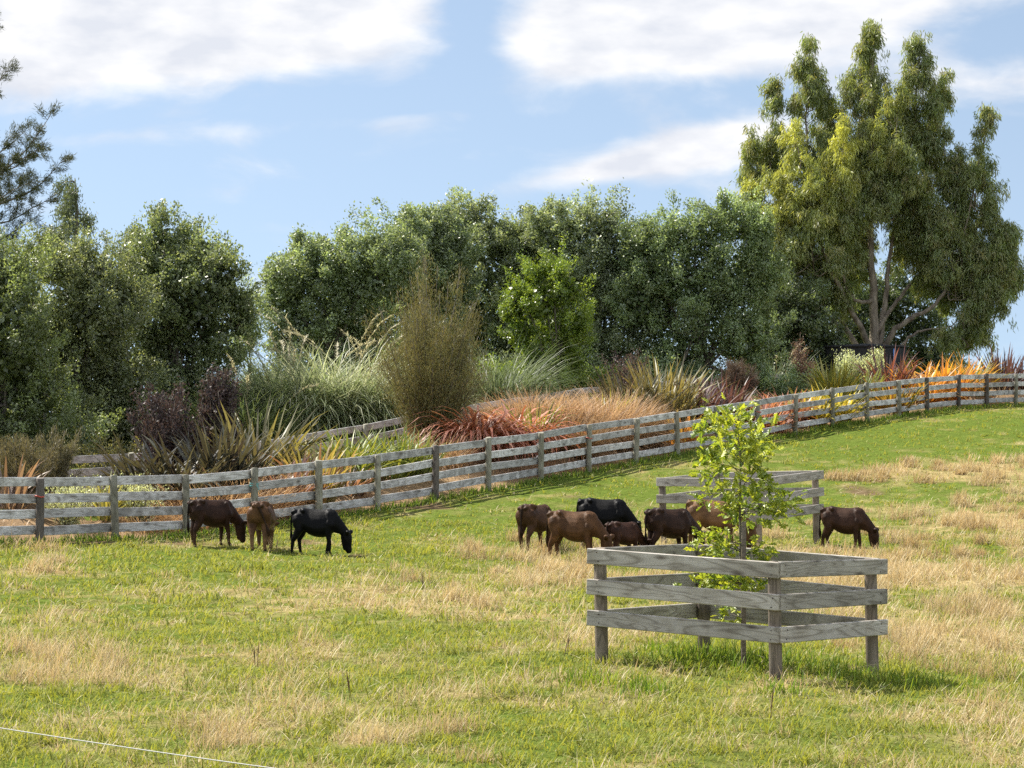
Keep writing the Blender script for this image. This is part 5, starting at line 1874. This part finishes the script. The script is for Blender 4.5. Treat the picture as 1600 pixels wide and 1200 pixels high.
def make_shrub(px, d, h, w, n, cols, label, L=0.05, W=0.022, per=7, stems=26, up=0.7, name='shrub', mat=None, spread=0.07, seed=0, group=None, droop=0.0, bottom=0.12, flat=False, top=1.0, edge=0.45):
    """stems fan out from the foot and carry small leaves along them"""
    r = np.random.default_rng(seed * 7 + int(px) * 11 + 2)
    b = at(px, d)
    g, g2 = Geo(), Geo()
    root = empty(name, b, label, 'shrub', group)
    tw, td = [], []
    for i in range(stems):
        a = r.random() * 6.283
        q = math.sqrt(r.random())
        hh = h * (top - edge * q ** 2 * r.random()) * (0.66 + 0.4 * r.random())
        if edge > 0.6:
            kb = int(a / 6.283 * 11)
            a = (kb + 0.5) / 11 * 6.283 + r.normal() * 0.13
            hh *= (0.80, 1.04, 0.9, 1.1, 0.78, 1.0, 0.86, 1.12, 0.92, 0.76, 1.05)[kb]
            q = q * (0.85, 1.1, 1.0, 0.8, 1.15, 0.95, 1.2, 0.85, 1.05, 1.15, 0.9)[kb]
        e = np.array([math.cos(a) * q * w, math.sin(a) * q * w, hh])
        p = wobble(np.array([math.cos(a), math.sin(a), 0]) * w * 0.15 * q - np.array([0, 0, 0.03]), e, 8, 0.02, r)
        t_ = np.linspace(0, 1, 8)
        p[:, :2] *= (0.6 + 0.4 * t_[:, None] ** 0.5)
        if droop:
            p[:, 2] -= droop * q * t_ ** 3
        tube(g, p, np.linspace(0.012, 0.004, 8), (0.12, 0.09, 0.07), 4)
        m = max(3, n // stems)
        t = bottom + (1 - bottom) * r.random(m)
        tw.append(np.stack([np.interp(t, t_, p[:, j]) for j in range(3)], 1))
        td.append(np.tile(unit(e), (m, 1)))
    tw, td = np.concatenate(tw), np.concatenate(td)
    k = len(tw)
    c = np.repeat(tw, per, 0) + r.normal(size=(k * per, 3)) * spread
    ax = np.repeat(td, per, 0) * up + np.array([0, 0, 0.3 - droop]) + r.normal(size=(k * per, 3)) * 0.6
    cc = np.repeat(pal(cols, k, r), per, 0) * (0.7 + 0.6 * r.random((k * per, 1)))
    leaves(g2, c, ax, L * (0.7 + 0.6 * r.random(k * per)), W, cc, r)
    g.build('stem', M_BARK, (0, 0, 0), root, True)
    g2.build('foliage', mat or M_LEAF, (0, 0, 0), root)
    return root


# feathery brown shrub, the most prominent plant of the bed
make_shrub(672, 60.0, 3.95, 1.42, 8000, [(0.16, 0.155, 0.055), (0.19, 0.17, 0.06), (0.13, 0.135, 0.045), (0.24, 0.185, 0.08), (0.17, 0.18, 0.06)], 'large feathery olive brown shrub standing above the planted bed', 0.11, 0.011, 8, 130, 1.0, 'feathery_shrub', M_FINE, 0.11, 1, None, 0.0, 0.17, edge=0.61)
make_shrub(30, 47.5, 1.22, 0.75, 2600, [(0.15, 0.13, 0.06), (0.20, 0.175, 0.085), (0.11, 0.10, 0.045)], 'broom-like olive brown shrub at the left end of the fence', 0.09, 0.010, 8, 60, 1.1, 'broom_shrub', M_FINE, 0.04, 2, None, 0.0, 0.1)
make_shrub(85, 48.5, 1.35, 0.55, 1700, [(0.14, 0.13, 0.065), (0.18, 0.165, 0.085), (0.11, 0.105, 0.05)], 'taller olive broom shrub right beside the left-end one', 0.09, 0.010, 8, 40, 1.1, 'broom_shrub', M_FINE, 0.04, 3, None, 0.0, 0.1)
make_shrub(262, 51.5, 2.15, 0.8, 1300, [(0.058, 0.04, 0.04), (0.085, 0.058, 0.055), (0.04, 0.028, 0.03)], 'purple-leaved shrub above the large bronze flax', 0.065, 0.042, 8, 40, 0.6, 'purple_shrub', M_FINE, 0.06, 4)
make_shrub(340, 52.5, 2.3, 0.45, 1100, [(0.060, 0.042, 0.042), (0.09, 0.06, 0.058), (0.042, 0.03, 0.03)], 'tall narrow purple-leaved shrub right of the wider one', 0.065, 0.042, 8, 34, 0.6, 'purple_shrub', M_FINE, 0.06, 5)
make_shrub(985, 73.0, 1.75, 0.8, 700, [(0.10, 0.065, 0.06), (0.15, 0.10, 0.085), (0.06, 0.04, 0.038)], 'sparse dark shrub with small pinkish leaves above the olive flax', 0.06, 0.04, 6, 34, 0.6, 'purple_shrub', M_FINE, 0.07, 6)
make_shrub(1153, 80.0, 1.35, 0.62, 2600, [(0.10, 0.07, 0.05), (0.14, 0.10, 0.075), (0.075, 0.05, 0.04)], 'dark round brownish bush in front of the back fence', 0.09, 0.012, 8, 60, 1.0, 'round_bush', M_FINE, 0.05, 7, None, 0.0, 0.1, top=0.95)
make_shrub(1252, 84.5, 2.0, 0.55, 900, [(0.20, 0.12, 0.085), (0.26, 0.165, 0.12), (0.14, 0.085, 0.06)], 'weeping reddish brown shrub left of the black tank', 0.10, 0.018, 8, 34, 0.2, 'weeping_shrub', M_FINE, 0.07, 8, None, 0.7)
make_shrub(1325, 88.0, 1.55, 0.5, 900, [(0.22, 0.25, 0.15), (0.28, 0.31, 0.20), (0.17, 0.20, 0.11)], 'silver green shrub in front of the tank, the left one of two', 0.07, 0.026, 7, 30, 0.8, 'silver_shrub', M_LEAF, 0.06, 9, 'silver shrubs by the tank')
make_shrub(1368, 89.0, 1.5, 0.42, 800, [(0.24, 0.27, 0.15), (0.30, 0.32, 0.20), (0.18, 0.21, 0.11)], 'silver green shrub in front of the tank, the right one of two', 0.07, 0.026, 7, 26, 0.8, 'silver_shrub', M_LEAF, 0.06, 10, 'silver shrubs by the tank')
SG = 'small silvery shrubs behind the fence rails'
make_shrub(105, 45.9, 0.85, 0.55, 700, [(0.20, 0.22, 0.12), (0.27, 0.28, 0.17), (0.15, 0.17, 0.08)], 'silvery low shrub between the first and second visible posts', 0.045, 0.018, 7, 34, 0.6, 'silver_shrub', M_LEAF, 0.05, 11, SG)
make_shrub(215, 47.0, 0.85, 0.6, 700, [(0.20, 0.22, 0.12), (0.27, 0.28, 0.17), (0.15, 0.17, 0.08)], 'silvery low shrub behind the rails left of the dark brown calf', 0.045, 0.018, 7, 34, 0.6, 'silver_shrub', M_LEAF, 0.05, 12, SG)
make_shrub(1420, 94.5, 1.25, 0.4, 400, [(0.16, 0.20, 0.04), (0.22, 0.26, 0.06), (0.12, 0.15, 0.03)], 'thin green shrub at the right end of the tank', 0.09, 0.04, 7, 16, 0.6, 'shrub', M_SOFT, 0.08, 13)
make_shrub(185, 57.5, 1.15, 1.1, 1100, [(0.20, 0.19, 0.06), (0.26, 0.24, 0.08), (0.14, 0.135, 0.045)], 'sunlit yellow-green undergrowth below the left trees', 0.07, 0.028, 7, 40, 0.5, 'shrub', M_SOFT, 0.08, 14)
make_shrub(470, 72.0, 1.3, 1.3, 900, [(0.12, 0.15, 0.06), (0.16, 0.18, 0.08), (0.08, 0.11, 0.04)], 'loose grey shrub behind the feathery grass at the sky gap', 0.09, 0.035, 7, 40, 0.5, 'shrub', M_LEAF, 0.09, 15)

# rough growth under the trees and between the plants: one mass nobody could count


def build_undergrowth():
    g = Geo()
    r = np.random.default_rng(4)
    n = 42000
    x = r.uniform(-13, 19, n)
    y = fence_y(x) + 0.25 + r.random(n) * 14
    back = back_y(x)
    m = np.where(y < back, 0.25, 1.0)
    ok = (r.random(n) < m) & (fbm(x, y, 1.4, 99, 3) > 0.40)
    x, y, m = x[ok], y[ok], m[ok]
    k = len(x)
    bed = (m < 0.5)[:, None]
    t = r.random((k, 1))
    cb = np.array([0.32, 0.21, 0.12]) * (1 - t) + np.array([0.48, 0.36, 0.21]) * t
    cg = np.array([0.06, 0.09, 0.025]) * (1 - t) + np.array([0.15, 0.18, 0.05]) * t
    c = np.where(bed, cb, cg)
    ln = np.where(bed[:, 0], 0.12 + 0.16 * r.random(k), 0.3 + 0.5 * r.random(k))
    blades(g, np.c_[x, y, ground(x, y) - 0.01], r.random(k) * 6.28, ln, 0.015 + 0.012 * r.random(k), r.random(k) * 0.9, r.random(k) * 1.3, c, c * 1.1, K=3)
    tag(g.build('undergrowth', M_FINE), kind='stuff')


build_undergrowth()

# ------------------------------------------------------------------ the black tank


def make_tank():
    d = 97.0
    x0 = X(1350, d)
    z0 = gz(x0, d)
    R = 65 / F_PX * d
    H = Z(541, d) - z0
    root = empty('water_tank', (x0, d, z0), 'black ribbed round water tank under the gum tree', 'water tank')
    M_T = plain_mat('black_tank', (0.010, 0.010, 0.012), 0.8, 0, 0.4, 3.0)
    n = 144
    a = np.arange(n) / n * 2 * math.pi
    rr = R * (1 + 0.012 * np.sign(np.sin(a * 24)) * np.abs(np.sin(a * 24)) ** 0.4)
    zs = [-0.1, 0.4, 0.8, H - 0.06, H]
    V = np.concatenate([np.c_[rr * np.cos(a), rr * np.sin(a), np.full(n, z)] for z in zs])
    k = np.arange(n)
    k2 = (k + 1) % n
    F = np.concatenate([np.c_[i * n + k, i * n + k2, (i + 1) * n + k2, (i + 1) * n + k] for i in range(len(zs) - 1)])
    link('wall', mesh_np('wall', V, [F], np.tile([0.02] * 3, (len(V), 1))), M_T, (0, 0, 0), root)
    g = Geo()
    t = np.linspace(0, 2 * math.pi, 97)
    tube(g, np.c_[np.cos(t) * R * 1.015, np.sin(t) * R * 1.015, np.full(97, H - 0.03)], 0.04, (0.02,) * 3, 8, False)
    g.build('rim', M_T, (0, 0, 0), root, True)
    V, F = [(0, 0, H + 0.10)], []
    n2 = 64
    for i in range(n2):
        b = 2 * math.pi * i / n2
        V.append((R * 1.01 * math.cos(b), R * 1.01 * math.sin(b), H + 0.005))
    F = np.array([(0, 1 + i, 1 + (i + 1) % n2) for i in range(n2)])
    link('roof', mesh_np('roof', np.array(V), [F], np.tile([0.02] * 3, (len(V), 1)), True), M_T, (0, 0, 0), root)
    g = Geo()
    b = -math.pi / 2 + 0.62
    q = np.array([math.cos(b), math.sin(b), 0]) * R * 1.03
    tube(g, [q + np.array([0, 0, z]) for z in (0.1, H * 0.5, H - 0.12)], 0.025, (0.1, 0.25, 0.5), 8)
    g.build('pipe', plain_mat('blue_pipe', (0.08, 0.22, 0.5), 0.4), (0, 0, 0), root)


make_tank()
